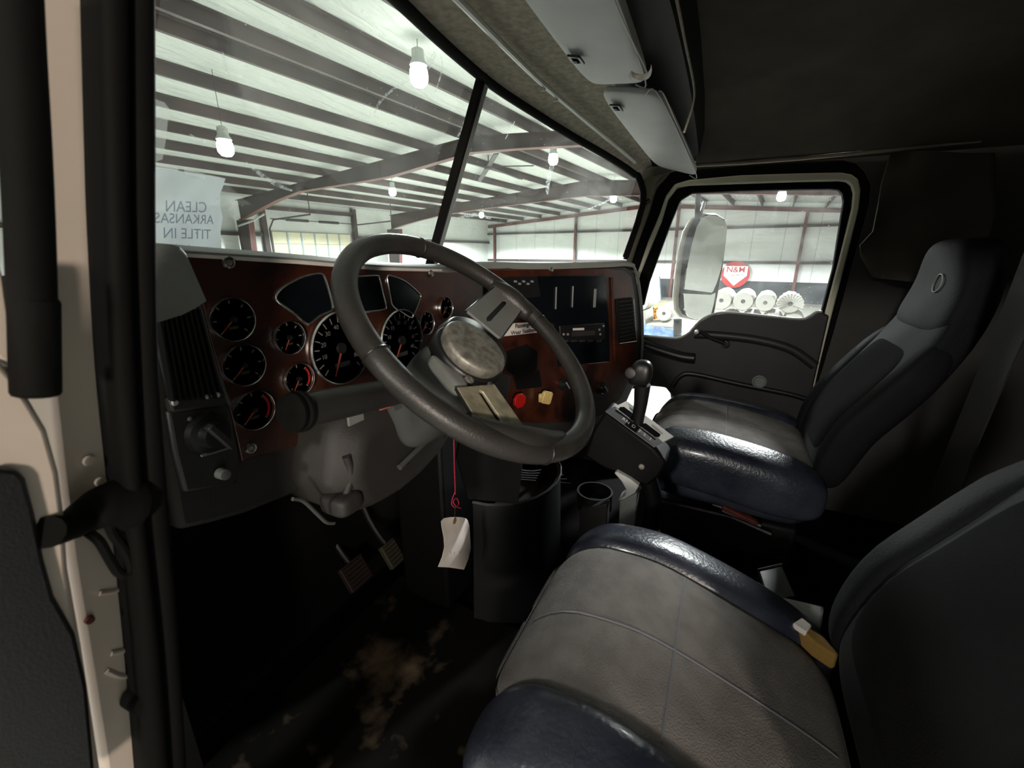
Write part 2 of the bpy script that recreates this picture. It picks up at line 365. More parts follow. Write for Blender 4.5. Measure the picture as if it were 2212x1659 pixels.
# ---------------------------------------------------------------- hangar shell
def quad(name, pts, m, ext=None):
    mb = MB()
    if ext is None: mb.add(pts, [list(range(len(pts)))])
    else: mb.prism(pts, ext)
    return struct(mb.build(name, m, smooth=0))
quad('floor', [hp(UB-1, VW-1, -.1), hp(UE+1, VW-1, -.1), hp(UE+1, VE+1, -.1), hp(UB-1, VE+1, -.1)], MT['concrete'], (0,0,.1))
mb = MB()
def rseg(v0, v1, nu=40, nv=6):
    rows = []
    for i in range(nu+1):
        rows.append([hp(UB + (UE-UB)*i/nu, v0+(v1-v0)*j/nv, roof_z(v0+(v1-v0)*j/nv)) for j in range(nv+1)])
    mb.grid(rows)
rseg(VR, VE); rseg(VW, VR); struct(mb.build('ceiling', MT['roof_vinyl'], smooth=0))
def gable(u, nm, m, t):
    pts = [hp(u, VW, 1.1), hp(u, VE, 1.1), hp(u, VE, roof_z(VE)), hp(u, VR, ZR), hp(u, VW, roof_z(VW))]
    return quad(nm, pts, m, HU*t)
gable(UE, 'wall_right', MT['wall_vinyl_seamed'], .2)
quad('baseboard_right', [hp(UE-.03, VW, 0), hp(UE-.03, VE, 0), hp(UE-.03, VE, 1.1), hp(UE-.03, VW, 1.1)], MT['wains_dark'], HU*.2)
gable(UB, 'wall_left', MT['wall_vinyl'], -.2)
quad('baseboard_left', [hp(UB, VW, 0), hp(UB, VE, 0), hp(UB, VE, 1.1), hp(UB, VW, 1.1)], MT['wains_dark'], HU*-.2)
quad('wall_front', [hp(UB, VE, 0), hp(UE, VE, 0), hp(UE, VE, roof_z(VE)), hp(UB, VE, roof_z(VE))], MT['wall_vinyl'], HV*.2)
quad('wall_back', [hp(UB, VW, 0), hp(UE, VW, 0), hp(UE, VW, roof_z(VW)), hp(UB, VW, roof_z(VW))], MT['wall_vinyl'], HV*-.2)
# purlins
pl = [VR+.3+1.4*k for k in range(8)] ; pr = [VR-.35-1.4*k for k in range(14)]
ordn = ['first','second','third','fourth','fifth','sixth','seventh','eighth','ninth','tenth','eleventh','twelfth','thirteenth','fourteenth']
for side, lst in (('door side', pl), ('far side', pr)):
    for k, v in enumerate(lst):
        z = roof_z(v); d = .19
        mb = MB(); L_ = UE-UB-.1; c = hp((UE+UB)/2, v, z-d/2-.01)
        mb.box(c, (L_, .012, d), (HU, HV, Vector((0,0,1))))
        mb.box(c+HV*.03+Vector((0,0,-d/2)), (L_, .07, .012), (HU, HV, Vector((0,0,1)))); mb.box(c-HV*.03+Vector((0,0,d/2-.01)), (L_, .07, .012), (HU, HV, Vector((0,0,1))))
        o = mb.build('roof_purlin', MT['steel_maroon'], smooth=0)
        tag(o, 'dark red roof purlin, %s from the ridge, %s' % (ordn[k], 'garage door side' if side == 'door side' else 'far side'), 'roof purlin', 'roof purlins')
# frames
def frame(u, label, prof, col_b):
    # prof: list of (v, z_bottom); tapered rafter web with flanges
    t = thing('roof_frame', label, 'steel frame', hp(u, VE-.8, 0), 'steel roof frames')
    mb = MB(); top = [(v, roof_z(v)-.23) for v, _ in prof]
    mb.prism([hp(u-.006, v, z) for v, z in top] + [hp(u-.006, v, z) for v, z in prof[::-1]], HU*.012)
    mb.build('rafter_web', MT['steel_maroon'], t, smooth=0)
    for nm, line in (('bottom_flange', prof), ('top_flange', top)):
        mb = MB(); mb.ring([hp(u-.11, v, z) for v, z in line], [hp(u+.11, v, z) for v, z in line], (0,0,.014), closed=False)
        mb.build(nm, MT['steel_red'] if nm == 'bottom_flange' else MT['steel_maroon'], t, smooth=0)
    for v in (VR, 10.6, 3.8):
        zb = min(prof, key=lambda q: abs(q[0]-v))[1]
        MB().box(hp(u, v, (zb+roof_z(v)-.23)/2), (.2, .02, roof_z(v)-.23-zb), (HU, HV, Vector((0,0,1)))).build('splice_plate', MT['steel_maroon'], t, smooth=0)
    # column
    zt = roof_z(VE-.5)-.23
    mb = MB(); mb.prism([hp(u-.006, col_b, prof[0][1]), hp(u-.006, VE-.05, prof[0][1]), hp(u-.006, VE-.05, 0), hp(u-.006, col_b+.35, 0)], HU*.012).build('column_web', MT['steel_maroon'], t, smooth=0)
    mb = MB(); mb.ring([hp(u-.11, col_b, prof[0][1]), hp(u-.11, col_b+.35, 0)], [hp(u+.11, col_b, prof[0][1]), hp(u+.11, col_b+.35, 0)], HV*.014, closed=False).build('column_flange', MT['steel_red'], t, smooth=0)
pf1 = [(18.6,3.86),(17.9,3.99),(16.9,4.21),(15.9,4.42),(14.5,4.62),(13.0,4.66),(11.5,4.69),(10.2,4.74),(9.2,4.85),(8.4,4.94),(7.2,5.06),(5.8,5.0),(4.3,4.90),(2,4.70),(-3,4.2),(-9,3.7),(-13.9,3.3)]
frame(U1, 'nearest dark red steel rafter and column crossing the windshield view', pf1, 17.9)
pf2 = [(18.6,3.85),(18.2,3.93),(16.5,4.2),(14.9,4.42),(12.5,4.6),(10.3,4.70),(7.7,4.83),(7.2,4.84),(5.8,4.76),(2,4.6),(-3,4.2),(-9,3.7),(-13.9,3.3)]
frame(U2, 'second dark red steel rafter, beyond the ceiling fan', pf2, 17.9)
pfb = [(v, z) for v, z in pf1]
frame(-5.5, 'steel rafter behind the camera, outside the picture', pfb, 17.9)
# end wall framing
prk = [(VE-.1, roof_z(VE-.1)-.42), (VR, ZR-.45), (VW+.1, roof_z(VW)-.42)]
mb = MB(); mb.ring([hp(UE-.12, v, z) for v, z in prk], [hp(UE-.12, v, z+.2) for v, z in prk], HU*.08, closed=False)
tag(mb.build('rake_beam', MT['steel_red'], smooth=0), 'dark red sloping rake beam along the top of the far white wall', 'beam')
for v, w in ((18.3, 'leftmost'), (11.9, 'left of centre'), (5.5, 'just left of the passenger mirror'), (-.8, 'right of the round red sign'), (-7.2, 'hidden behind the door post'), (-12.6, 'at the far back')):
    mb = MB(); zt = roof_z(v)-.42; c = hp(UE-.14, v, zt/2)
    ax = (HU, HV, Vector((0,0,1))); mb.box(c, (.16, .012, zt), ax); mb.box(c-HU*.08, (.012, .14, zt), ax); mb.box(c+HU*.08, (.012, .14, zt), ax)
    tag(mb.build('wall_column', MT['steel_red'], smooth=0), 'dark red steel column on the far white wall, '+w, 'column', 'columns of the far wall')
for z, w in ((2.17, 'lower'), (4.0, 'upper')):
    mb = MB(); c = hp(UE-.1, (VE+VW)/2, z); ax = (HU, HV, Vector((0,0,1))); mb.box(c, (.2, VE-VW-.2, .012), ax); mb.box(c+Vector((0,0,-.06))-HU*.1, (.012, VE-VW-.2, .13), ax)
    tag(mb.build('wall_girt', MT['steel_maroon'], smooth=0), w+' dark horizontal steel girt across the far white wall', 'girt', 'girts of the far wall')
# front wall : garage door, girts, jambs
FO, FN = hp(0, VE-.02, 0), HV
def fw(px, py, off=0.0): return PN(px, py, FO - HV*off, FN)
ax = (HU, HV, Vector((0,0,1)))
def wall_bar(p, q, h, d, name, m, parent=None, off=0):
    mb = MB(); c = (p+q)/2; l = (q-p).length; e = (q-p).normalized(); n = HV; s_ = n.cross(e)
    mb.box(c - HV*(d/2+off), (l, d, h), (e, n, s_)); return mb.build(name, m, parent, smooth=0)
dl, dr, dt = fw(591, 540), fw(757, 540), fw(660, 503)
ul, ur = dl.dot(HU), dr.dot(HU); zt = dt.z
gd = thing('garage_door', 'cream sectional overhead garage door beyond the steering wheel', 'garage door', hp((ul+ur)/2, VE-.1, 0))
mb = MB()
for k in range(7):
    z1 = zt - k*(zt/7); mb.box(hp((ul+ur)/2, VE-.08, z1-zt/14), (ur-ul, .05, zt/7-.012), ax)
mb.build('door_panel', MT['door_panel'], gd, bevel=.004)
for k in range(1, 6):
    MB().box(hp(ul+(ur-ul)*k/6, VE-.12, zt/2), (.07, .02, zt), ax).build('stile', MT['panel_blue'], gd, smooth=0)
for u in (ul-.1, ur+.1):
    MB().tube([hp(u, VE-.15, 0), hp(u, VE-.15, zt+.1), hp(u, VE-.5, zt+.45), hp(u, VE-3.0, zt+.55)], .035, 6).build('track', MT['steel_dark'], gd)
for u in (ul-.1, ur+.1):
    MB().tube([hp(u, VE-3.0, zt+.55), hp(u, VE-3.0, roof_z(VE-3.0)-.2)], .02, 6).build('track_hanger', MT['steel_dark'], gd)
MB().tube([hp(ul-.1, VE-.3, zt+.5), hp(ur+.1, VE-.3, zt+.5)], .02, 6).build('torsion_shaft', MT['steel_dark'], gd)
for k in (.28, .68):
    MB().tube([hp(ul+(ur-ul)*(k-.13), VE-.3, zt+.5), hp(ul+(ur-ul)*(k+.13), VE-.3, zt+.5)], .06, 10).build('spring', MT['steel_dark'], gd)
for k, u in enumerate((ul-.32, ur+.32)):
    MB().box(hp(u, VE-.12, roof_z(VE)/2), (.2, .2, roof_z(VE)-.1), ax).build('door_jamb', MT['steel_maroon'], gd, smooth=0)
MB().box(hp((ul+ur)/2, VE-.1, zt+.95), (ur-ul+.6, .18, .16), ax).build('door_header', MT['steel_maroon'], gd, smooth=0)
for z, w in ((1.9, 'lower'), (3.35, 'upper')):
    MB_ = MB().box(hp(UB/2+ (ul-.45)/2, VE-.1, z), (ul-.45-UB, .16, .14), ax)
    tag(MB_.build('wall_girt', MT['steel_maroon'], smooth=0), w+' horizontal girt left of the garage door', 'girt', 'girts of the garage door wall')
MB_ = MB().box(hp((ur+.45+UE)/2, VE-.1, 3.35), (UE-ur-.5, .16, .14), ax)
tag(MB_.build('wall_girt', MT['steel_maroon'], smooth=0), 'horizontal girt right of the garage door', 'girt', 'girts of the garage door wall')
# ceiling fan
fc = PN(1055, 360, hp(12.5,0,0), HU); zf = fc.z
t = thing('ceiling_fan', 'dark ceiling fan with long thin blades under the roof', 'ceiling fan', fc)
MB().lathe([(.05,.1),(.14,.08),(.16,0),(.12,-.08),(0,-.1)], fc, (0,0,1), 20).build('motor', MT['steel_dark'], t)
MB().tube([fc, Vector((fc.x, fc.y, roof_z(fc.dot(HV))))], .02, 8).build('downrod', MT['steel_dark'], t)
tips = [(1153,358),(1125,387),(1035,391),(1072,332)]
for a, b in tips:
    tip = PZ(a, b, zf); d = (tip-fc); d.z = 0
    L_ = min(d.length, 3.0)
    d.normalize(); s_ = Vector((-d.y, d.x, .15)).normalized()
    MB().box(fc + d*L_/2, (L_, .15, .03), (d, s_, d.cross(s_))).build('blade', MT['steel_dark'], t, smooth=0)
# wall sign
SO = hp(UE-.3, 0, 0)
def ew(px, py, off=.3): return PN(px, py, hp(UE-off, 0, 0), HU)
sc_ = ew(1588, 593); sr = (ew(1588, 564)-sc_).length
sg = thing('wall_sign', 'round red company sign with white shield on the far wall', 'sign', sc_)
MB().lathe([(sr, 0), (sr, .03), (0, .03)], sc_+HU*.03, -HU, 48).build('disc', MT['sign_red'], sg)
eU, eV = -HV, Vector((0,0,1))
sh = [(-.80,.62),(.80,.62),(.80,-.08),(0,-.84),(-.80,-.08)]
MB().prism([sc_ + eU*x*sr + eV*y*sr for x, y in sh], -HU*.012).build('shield', MT['sign_white'], sg, smooth=0)
text_mesh('lettering', 'N&M', sc_-HU*.03+eV*sr*.35, eU, eV, sr*.60, MT['sign_red'], sg, bold=.008)
text_mesh('lettering', 'CONCRETE', sc_-HU*.03-eV*sr*.05, eU, eV, sr*.24, MT['label_ink'], sg)
text_mesh('lettering', 'LLC', sc_-HU*.03-eV*sr*.33, eU, eV, sr*.22, MT['label_ink'], sg)
tag(MB().tube([hp(U1-.15, 18.6, 3.62), hp(U1-.15, 17.5, 3.78), hp(U1-.15, 16.7, 3.98)], .035, 8).build('conduit_pipe', MT['roof_vinyl']), 'pale conduit pipe across the nearest steel column', 'pipe')
# plastic rolls
UR_ = 13.0
def rw(px, py): return PN(px, py, hp(UR_, 0, 0), HU)
rnd = random.Random(4)
def roll(px, py, rpx, label, skirt=False, ln=1.3):
    c = rw(px, py); r = (rw(px+rpx, py)-c).length
    t = thing('plastic_roll', label, 'roll', c, 'white plastic film rolls on the rack')
    mb = MB(); seg = 40; prof = [(r*.2, 0), (r*.9, 0), (r, .05), (r*1.0, ln-.05), (r*.9, ln), (r*.2, ln)]
    mb.lathe(prof, c, HU, seg)
    for v in mb.v:
        d = v-c; v += (d-HU*d.dot(HU)).normalized()*rnd.uniform(-.012, .012)*(r/.35)
    mb.build('film', MT['white_sheet'], t)
    MB().lathe([(r*.13, 0), (r*.2, -.004), (r*.2, .08), (r*.13, .08)], c, HU, 20).build('core', MT['steel_dark'], t)
    MB().lathe([(r*.14, .02), (0, .02)], c, HU, 20).build('core_hole', MT['gloss_black'], t)
    if skirt:
        rows = []
        for i in range(30):
            a = math.pi*(i/29)*1.25 - .35
            rr = r*(1.12+.06*math.sin(i*2.7))
            rows.append([c - HU*(.08+.02*math.sin(i*3.1)) + eU*math.cos(a)*rr*q*1.1 + eV*math.sin(a)*rr*q for q in (.25, .6, 1.0)] + [c + HU*.5 + eU*math.cos(a)*rr*1.1 + eV*math.sin(a)*rr])
        MB().grid(rows).build('loose_wrap', MT['white_sheet'], t)
roll(1558, 649, 23.6, 'white plastic roll just right of the mirror, below the red sign')
roll(1605, 651, 23.6, 'second white plastic roll from the mirror')
roll(1653, 654, 23, 'third white plastic roll from the mirror')
roll(1707, 657, 24, 'rightmost white plastic roll with loose crumpled wrap', True)
roll(1434, 677, 18, 'smaller white plastic roll left of the passenger mirror beside the yellow tubes')
roll(1385, 655, 16, 'white plastic roll at the windshield pillar, left of the yellow tubes')
for i in range(4):
    roll(1571+i*48, 696.5, 24, 'lower row white plastic roll under the upper rolls, %s' % ['leftmost','second','third','rightmost'][i])
# rack table beneath rolls
zr = rw(1600, 721.5).z+.005; a_ = rw(1370, 700); b_ = rw(1800, 700)
t = thing('storage_rack', 'long low table holding the white plastic rolls', 'rack', hp(UR_+.6, (a_.dot(HV)+b_.dot(HV))/2, 0))
MB().box(hp(UR_+.6, (a_.dot(HV)+b_.dot(HV))/2, zr-.04), (1.6, abs(a_.dot(HV)-b_.dot(HV))+.6, .06), ax).build('tabletop', MT['white_sheet'], t, smooth=0)
for du in (-.1, 1.3):
    for vv in (a_.dot(HV)+.2, b_.dot(HV)-.2):
        MB().box(hp(UR_+du, vv, (zr-.07)/2), (.08, .08, zr-.07), ax).build('leg', MT['steel_dark'], t, smooth=0)
# wrapped package below the small roll
pk = [rw(1396,699), rw(1452,697), rw(1456,728), rw(1392,728)]
pk[2].z = pk[3].z = zr-.01
t = tag(MB().prism(pk, HU*1.0).build('wrapped_package', MT['white_sheet'], bevel=.05), 'white plastic wrapped package with small black print under the smaller roll', 'package')
for txt, x, y in (('HANDLE UP', 1407, 706), ('TOP SHEETS', 1437, 709)):
    pass
pk = [rw(1370,671.5), rw(1393,671.5), rw(1393,728), rw(1368,728)]
pk[2].z = pk[3].z = zr-.01
tag(MB().prism(pk, HU*1.0).build('wrapped_package', MT['white_sheet'], bevel=.03), 'tall white wrapped package by the windshield pillar under a roll', 'package')
# yellow tubes
t_c = PN(1409, 676, hp(UR_+1.9, 0, 0), HU); k = 0
for r_ in range(4):
    for c_ in range(3 if r_ % 2 else 2):
        p = t_c + eU*(-.10 + c_*.125 + (0 if r_ % 2 else .06)) + eV*(r_*.105-.17)
        tb = MB(); e_ = (HU*.9 - eU*-.35 + eV*.12).normalized()
        tb.lathe([(.045,0),(.055,0),(.055,.9),(.045,.9),(.045,.0)], p, e_, 14)
        k += 1
        tag(tb.build('cardboard_tube', MT['tube_yellow']), 'yellow-brown cardboard tube in the bundle left of the passenger mirror', 'tube', 'cardboard tubes in the bundle')
# blue tarp and panel
tp = []
for i in range(9):
    tp.append([rw(1372+i*12, y) + HU*rnd.uniform(-.08,.08) + eV*rnd.uniform(-.03,.03) - HU*.25 for y in (697+i*1.6, 712, 726, 745)])
tag(MB().grid(tp, -HU*-.05).build('tarp', MT['tarp_blue']), 'crumpled blue plastic tarp below the yellow tubes', 'tarp')
pp = [PN(x, y, hp(UE-2, 0, 0), HU) for x, y in ((1390,594),(1424,598),(1424,680),(1390,680))]
pp[2].z = 0; pp[3].z = 0
tag(MB().prism(pp, HU*.25).build('insulation_board', MT['panel_blue'], smooth=0), 'pale blue-grey board standing by the far wall', 'board')
# ================================================================= truck cab shell
XC, XL, XR = 1.07, .19, 1.93
ZF = 1.60
def smear_mat():
    m = bpy.data.materials.new('smear'); m.use_nodes = True; nt = m.node_tree; nt.nodes.remove(nt.nodes['Principled BSDF']); N = nt.nodes.new; L = nt.links.new
    a = N('ShaderNodeBsdfTransparent'); b = N('ShaderNodeBsdfTranslucent'); b.inputs[0].default_value = (.92, .97, 1, 1); mx = N('ShaderNodeMixShader')
    tc = N('ShaderNodeTexCoord'); n = N('ShaderNodeTexNoise'); n.inputs['Scale'].default_value = 120; n.inputs['Detail'].default_value = 4; L(tc.outputs['Object'], n.inputs['Vector'])
    r = N('ShaderNodeMapRange'); r.inputs[1].default_value = .4; r.inputs[2].default_value = .65; r.inputs[3].default_value = .1; r.inputs[4].default_value = .6; L(n.outputs['Fac'], r.inputs[0])
    L(r.outputs[0], mx.inputs[0]); L(a.outputs[0], mx.inputs[1]); L(b.outputs[0], mx.inputs[2]); L(mx.outputs[0], nt.nodes['Material Output'].inputs[0]); MT['smear'] = m
smear_mat()
cab = thing('truck_cab', 'truck cab interior shell with split windshield, felt header and dark headliner', 'truck cab', (XC, -.2, ZF))
mat('trim_dark', '383632', .6, bump=.2, bscale=300)
mat('pillar_felt', '6f6b5e', .85, bump=.4, bscale=600, spec=.2)
mat('bronze_trim', 'a8988a', .45, metal=.2)
mat('cab_floor', '0d0c0b', .85, bump=.5, bscale=120, var=.3, spec=.1)
def Tpt(px, py):
    d = ray(px, py); k = d.y/d.x; x = 1.0
    for _ in range(60):
        y = .60-(.25 if x > XC else .15)*(abs(x-XC)/.78)**1.6; x = .5*x + .5*y/k
    return CAM + d*(x/d.x)
top = [Tpt(*p) for p in ((430,-400),(600,-235),(740,-112),(860,0),(960,95),(1060,180),(1150,240),(1230,290),(1300,330),(1350,361),(1380,384))]
left = [Vector((2*XC-p.x, .60-.15*((p.x-XC)/.78)**1.6, p.z)) for p in top[::-1] if 2*XC-p.x < top[0].x-.03]
TOP = cr(left+top, 5)
def at_x(line, x):
    for a, b in zip(line, line[1:]):
        if a.x <= x <= b.x: return a.lerp(b, (x-a.x)/max(1e-6, b.x-a.x))
    return line[0].copy() if x < line[0].x else line[-1].copy()
def bot_pt(x): return Vector((x, .80-(.40*(abs(x-XC)/.80)**1.8 if x > XC else .13*(abs(x-XC)/.80)**2.5), 2.545))
XS = [.29+.0312*i for i in range(51)]
def glass_rows(x0, x1, n):
    rows = []
    for i in range(n+1):
        x = x0+(x1-x0)*i/n; a = at_x(TOP, x)+Vector((0,.004,.012)); b = bot_pt(x); rows.append([a.lerp(b, j/10) + Vector((0, .02*math.sin(math.pi*j/10), 0)) for j in range(11)])
    return rows
for x0, x1 in ((.285, XC-.006), (XC+.006, 1.862)):
    MB().grid(glass_rows(x0, x1, 24)).build('windshield_glass', MT['windshield'], cab)
# centre divider of the windshield
a = at_x(TOP, XC)+Vector((0,-.004,.015)); b = bot_pt(XC)+Vector((0,-.004,0))
d_ = (b-a).normalized(); nx = Vector((1,0,0)); ny = d_.cross(nx)
MB().box((a+b)/2+nx*.006, (.022, (a-b).length, .018), (nx, d_, ny)).build('windshield_divider', MT['plastic_grey'], cab, bevel=.003)
MB().box((a+b)/2-nx*.012, (.012, (a-b).length, .024), (nx, d_, ny)).build('divider_gasket', MT['rubber'], cab, bevel=.003)
# gasket
rgt = [PX(1390, 410, 1.85), PX(1389, 440, 1.85), PX(1372, 495, 1.85), PX(1351, 556, 1.85), PX(1335, 605, 1.85)]
gas = [p.copy() for p in TOP] + rgt
MB().tube(cr(gas[::2], 3), .0125, 10).build('windshield_gasket', MT['rubber'], cab)
# header, felt
def vf(x): return Vector((x, .315, 2.993-.072*(abs(x-XC)/.73)**2))
def hrow(x):
    t = at_x(TOP, x) + Vector((0,-.006,.004)); v = vf(x)+Vector((0,0,.012))
    if t.y < v.y+.02: v.y = t.y-.02
    r = [t, t.lerp(v, .25)+Vector((0,0,.006)), t.lerp(v, .5)+Vector((0,0,.008)), t.lerp(v, .75)+Vector((0,0,.006)), v]
    r += [Vector((x, .22, v.z-.004)), Vector((x, .15, v.z+.01)), Vector((x, .135, v.z+.06)), Vector((x, .13, 3.16))]
    return r
MB().grid([hrow(.24+i*.034)[:5] for i in range(49)]).build('header_panel', MT['felt'], cab, smooth=60)
MB().grid([hrow(.24+i*.034)[4:] for i in range(49)]).build('overhead_recess', MT['black_deep'], cab, smooth=60)
rl = []
for i in range(42):
    x = .30+i*.0355; r = hrow(x); t, v = r[0], r[4]; rl.append(t.lerp(v, .42)+Vector((0,0,-.006)))
MB().tube(rl, .0065, 8).build('trim_rail', MT['plate_silver'], cab)
for k in (24, 26):
    p = rl[k]; MB().box(p+Vector((0,.004,-.008)), (.006,.012,.008)).build('rail_clip', MT['label_white'], cab, bevel=.001)
# headliner
rows = []
for i in range(14):
    y = .16 - i*.09
    sec = [(1.90, 2.90), (1.86, 2.915), (1.83, 2.94), (1.76, 3.0), (1.6, 3.06), (1.3, 3.10), (XC, 3.11), (.8, 3.10), (.5, 3.05), (.36, 3.0), (.28, 2.94), (.22, 2.90)]
    rows.append([Vector((x, y, z)) for x, z in sec])
MB().grid(rows).build('headliner', MT['headliner'], cab, smooth=60)
# overhead recess behind the visors : console lip and panel edge
lip = [PY(1445, -60, .120), PY(1462, 0, .120), PY(1480, 90, .120), PY(1499, 185, .120), PY(1497, 225, .120), PY(1478, 285, .120)]
MB().tube(cr(lip, 5), .0024, 6).build('headliner_piping', MT['felt'], cab)
rs = [PX(1505, 357, 1.87), PX(1600, 352, 1.87), PX(1720, 343, 1.87), PX(1850, 331, 1.87), PX(1975, 318, 1.87), PX(2120, 303, 1.87)]
MB().tube(rs, .0065, 8).build('roof_rail_trim', MT['bronze_trim'], cab)
# passenger side wall around the door opening
loop_out = [(1345,640),(1366,560),(1388,500),(1405,455),(1418,410),(1440,375),(1480,362),(1600,356),(1720,350),(1820,345),(1850,352),(1868,370),(1882,400),(1878,440),(1845,560),(1800,720),(1770,820),(1748,935)]
loop_ol_out = [(1350,660),(1378,585),(1400,520),(1423,466),(1438,423),(1457,397),(1489,388),(1600,378),(1720,374),(1817,372),(1840,376),(1854,386),(1860,409),(1856,450),(1829,560),(1795,690),(1768,800),(1740,930)]
loop_ol_in = [(1358,670),(1384,590),(1406,535),(1429,480),(1443,432),(1463,406),(1489,401),(1600,397),(1720,393),(1812,391),(1828,393),(1838,401),(1843,418),(1840,450),(1812,565),(1779,690),(1755,800),(1729,925)]
loop_gl = [(1390,660),(1402,610),(1420,560),(1437,515),(1452,475),(1470,432),(1495,417),(1600,412),(1720,409),(1795,408),(1812,410),(1820,418),(1823,436),(1818,465),(1800,580),(1768,700),(1745,800),(1722,925)]
def LP(l, x): return [PX(a, b, x) for a, b in l]
# big outer frame of the side wall, matched point for point
far = [(1.93,.40,2.30),(1.93,.405,2.45),(1.93,.40,2.55),(1.93,.39,2.65),(1.93,.37,2.75),(1.93,.34,2.92),(1.93,.25,2.93),(1.93,.1,2.93),(1.93,-.1,2.93),(1.93,-.4,2.93),(1.93,-.6,2.93),(1.93,-.9,2.93),(1.93,-1.0,2.85),(1.93,-1.0,2.7),(1.93,-1.0,2.4),(1.93,-1.0,2.2),(1.93,-1.0,2.0),(1.93,-1.0,1.6)]
MB().ring(LP(loop_out, 1.925), far, (.03,0,0), closed=False).build('side_wall', MT['trim_dark'], cab, smooth=50)
MB().ring(LP(loop_ol_out, 1.915), LP(loop_out, 1.915), (.03,0,0), closed=False).build('door_seal', MT['rubber'], cab, bevel=.005)
# a-pillar cover between windshield and door
g = [PX(1384, 388, 1.85), PX(1394, 408, 1.855), PX(1393, 440, 1.855), PX(1380, 492, 1.855), PX(1358, 556, 1.855), PX(1330, 640, 1.855)]
h = [PX(1482, 364, 1.90), PX(1441, 377, 1.915), PX(1418, 412, 1.92), PX(1404, 458, 1.92), PX(1376, 535, 1.92), PX(1344, 640, 1.92)]
rows = [g, [p.lerp(q, .35)+Vector((-.012,-.006,0)) for p, q in zip(g, h)], [p.lerp(q, .7)+Vector((-.010,-.006,0)) for p, q in zip(g, h)], h]
rows = [cr(r, 4) for r in rows]
MB().grid(rows).build('pillar_cover', MT['pillar_felt'], cab, smooth=60)
MB().tube(cr([PX(1404, 432, 1.86), PX(1392, 445, 1.86), PX(1376, 485, 1.86), PX(1362, 525, 1.86), PX(1350, 560, 1.86)], 4), .0085, 10).build('grab_handle', MT['gloss_black'], cab)
# floor, firewall, back wall, lower side walls
MB().box((1.06, -.05, ZF-.03), (1.78, 1.9, .06)).build('cab_floor', MT['cab_floor'], cab, smooth=0)
MB().box((1.06, .93, 2.05), (1.78, .04, 1.0)).build('firewall', MT['cab_floor'], cab, smooth=0)
MB().box((1.06, -1.02, 2.35), (1.80, .04, 1.55)).build('back_wall', MT['trim_dark'], cab, smooth=0)
MB().prism([(1.93,.93,1.6),(1.93,.42,1.6),(1.93,.42,2.35),(1.93,.5,2.5),(1.93,.93,2.5)], (.03,0,0)).build('cowl_side', MT['trim_dark'], cab, smooth=0)
MB().prism([(.20,.93,1.6),(.20,.62,1.6),(.20,.62,2.58),(.20,.93,2.56)], (-.03,0,0)).build('cowl_side', MT['black_deep'], cab, smooth=0)
MB().prism([(1.93,-.34,1.6),(1.93,-1.0,1.6),(1.93,-1.0,2.2),(1.93,-.6,2.3),(1.93,-.36,2.1)], (.03,0,0)).build('side_wall', MT['trim_dark'], cab, smooth=0)
MB().prism([(.19,-.55,1.6),(.19,-1.0,1.6),(.19,-1.0,3.0),(.19,-.5,3.0)], (-.05,0,0)).build('door_post', MT['trim_dark'], cab, smooth=0)
# outer skins so that the cab is closed above and in front
MB().grid([[Vector((x, y, 3.19-.05*abs(x-XC)**2)) for y in (.14, -.4, -1.04)] for x in (.15,.6,1.07,1.5,1.97)]).build('roof_skin', MT['cream_paint'], cab)
MB().prism([(XL-.02,-.45,2.9),(XL-.02,.10,2.9),(XL-.02,.12,3.17),(XL-.02,-1.0,3.17),(XL-.02,-1.0,2.9)], (.05,0,0)).build('roof_side', MT['cream_paint'], cab, smooth=0)
# hood in front of the windshield
hd_ = [[Vector((x, y, 2.46 - .10*((x-XC)/.8)**2*(1+.3*(y-1)) - .06*(y-.95))) for y in (.95, 1.3, 1.8, 2.4, 2.7)] for x in [.25+.164*i for i in range(11)]]
MB().grid(hd_, (0,0,-.03)).build('hood', MT['cream_paint'], cab)
# smears left on the glass
def gpt(px, py, off=-.004):
    d = ray(px, py); y = .6
    for _ in range(40):
        p = CAM + d*(y/d.y); a = at_x(TOP, p.x)+Vector((0,.004,.012)); b = bot_pt(p.x); f = max(0, min(1, (a.z-p.z)/(a.z-b.z)))
        y = .5*y + .5*(a.y+(b.y-a.y)*f + .02*math.sin(math.pi*f) + off)
    return CAM + d*(y/d.y)
for pts, w in (([(806,250),(822,218),(850,192),(888,172)], 6), ([(912,172),(922,148),(934,128),(940,112)], 12), ([(940,200),(950,170),(956,140),(950,115)], 3), ([(410,290),(440,306),(478,320),(520,326)], 5), ([(530,350),(560,374),(596,398),(632,412)], 9), ([(1196,330),(1192,360),(1184,392),(1182,420)], 10), ([(1270,452),(1300,440),(1322,430),(1350,432)], 4), ([(985,300),(1000,276),(1004,258)], 5), ([(1092,300),(1104,276),(1112,262)], 3), ([(990,470),(1030,464),(1060,472)], 8), ([(480,110),(486,140),(490,160)], 7)):
    P = cr([Vector((x, y, 0)) for x, y in pts], 4); rows = []
    for i, q in enumerate(P):
        d = (P[min(i+1,len(P)-1)]-P[max(i-1,0)]).normalized(); ww = w*(.35+.65*math.sin(math.pi*(i+.5)/len(P)))/2
        rows.append([gpt(q.x+d.y*ww*k, q.y-d.x*ww*k) for k in (-1,0,1)])
    MB().grid(rows).build('glass_smear', MT['smear'], cab)
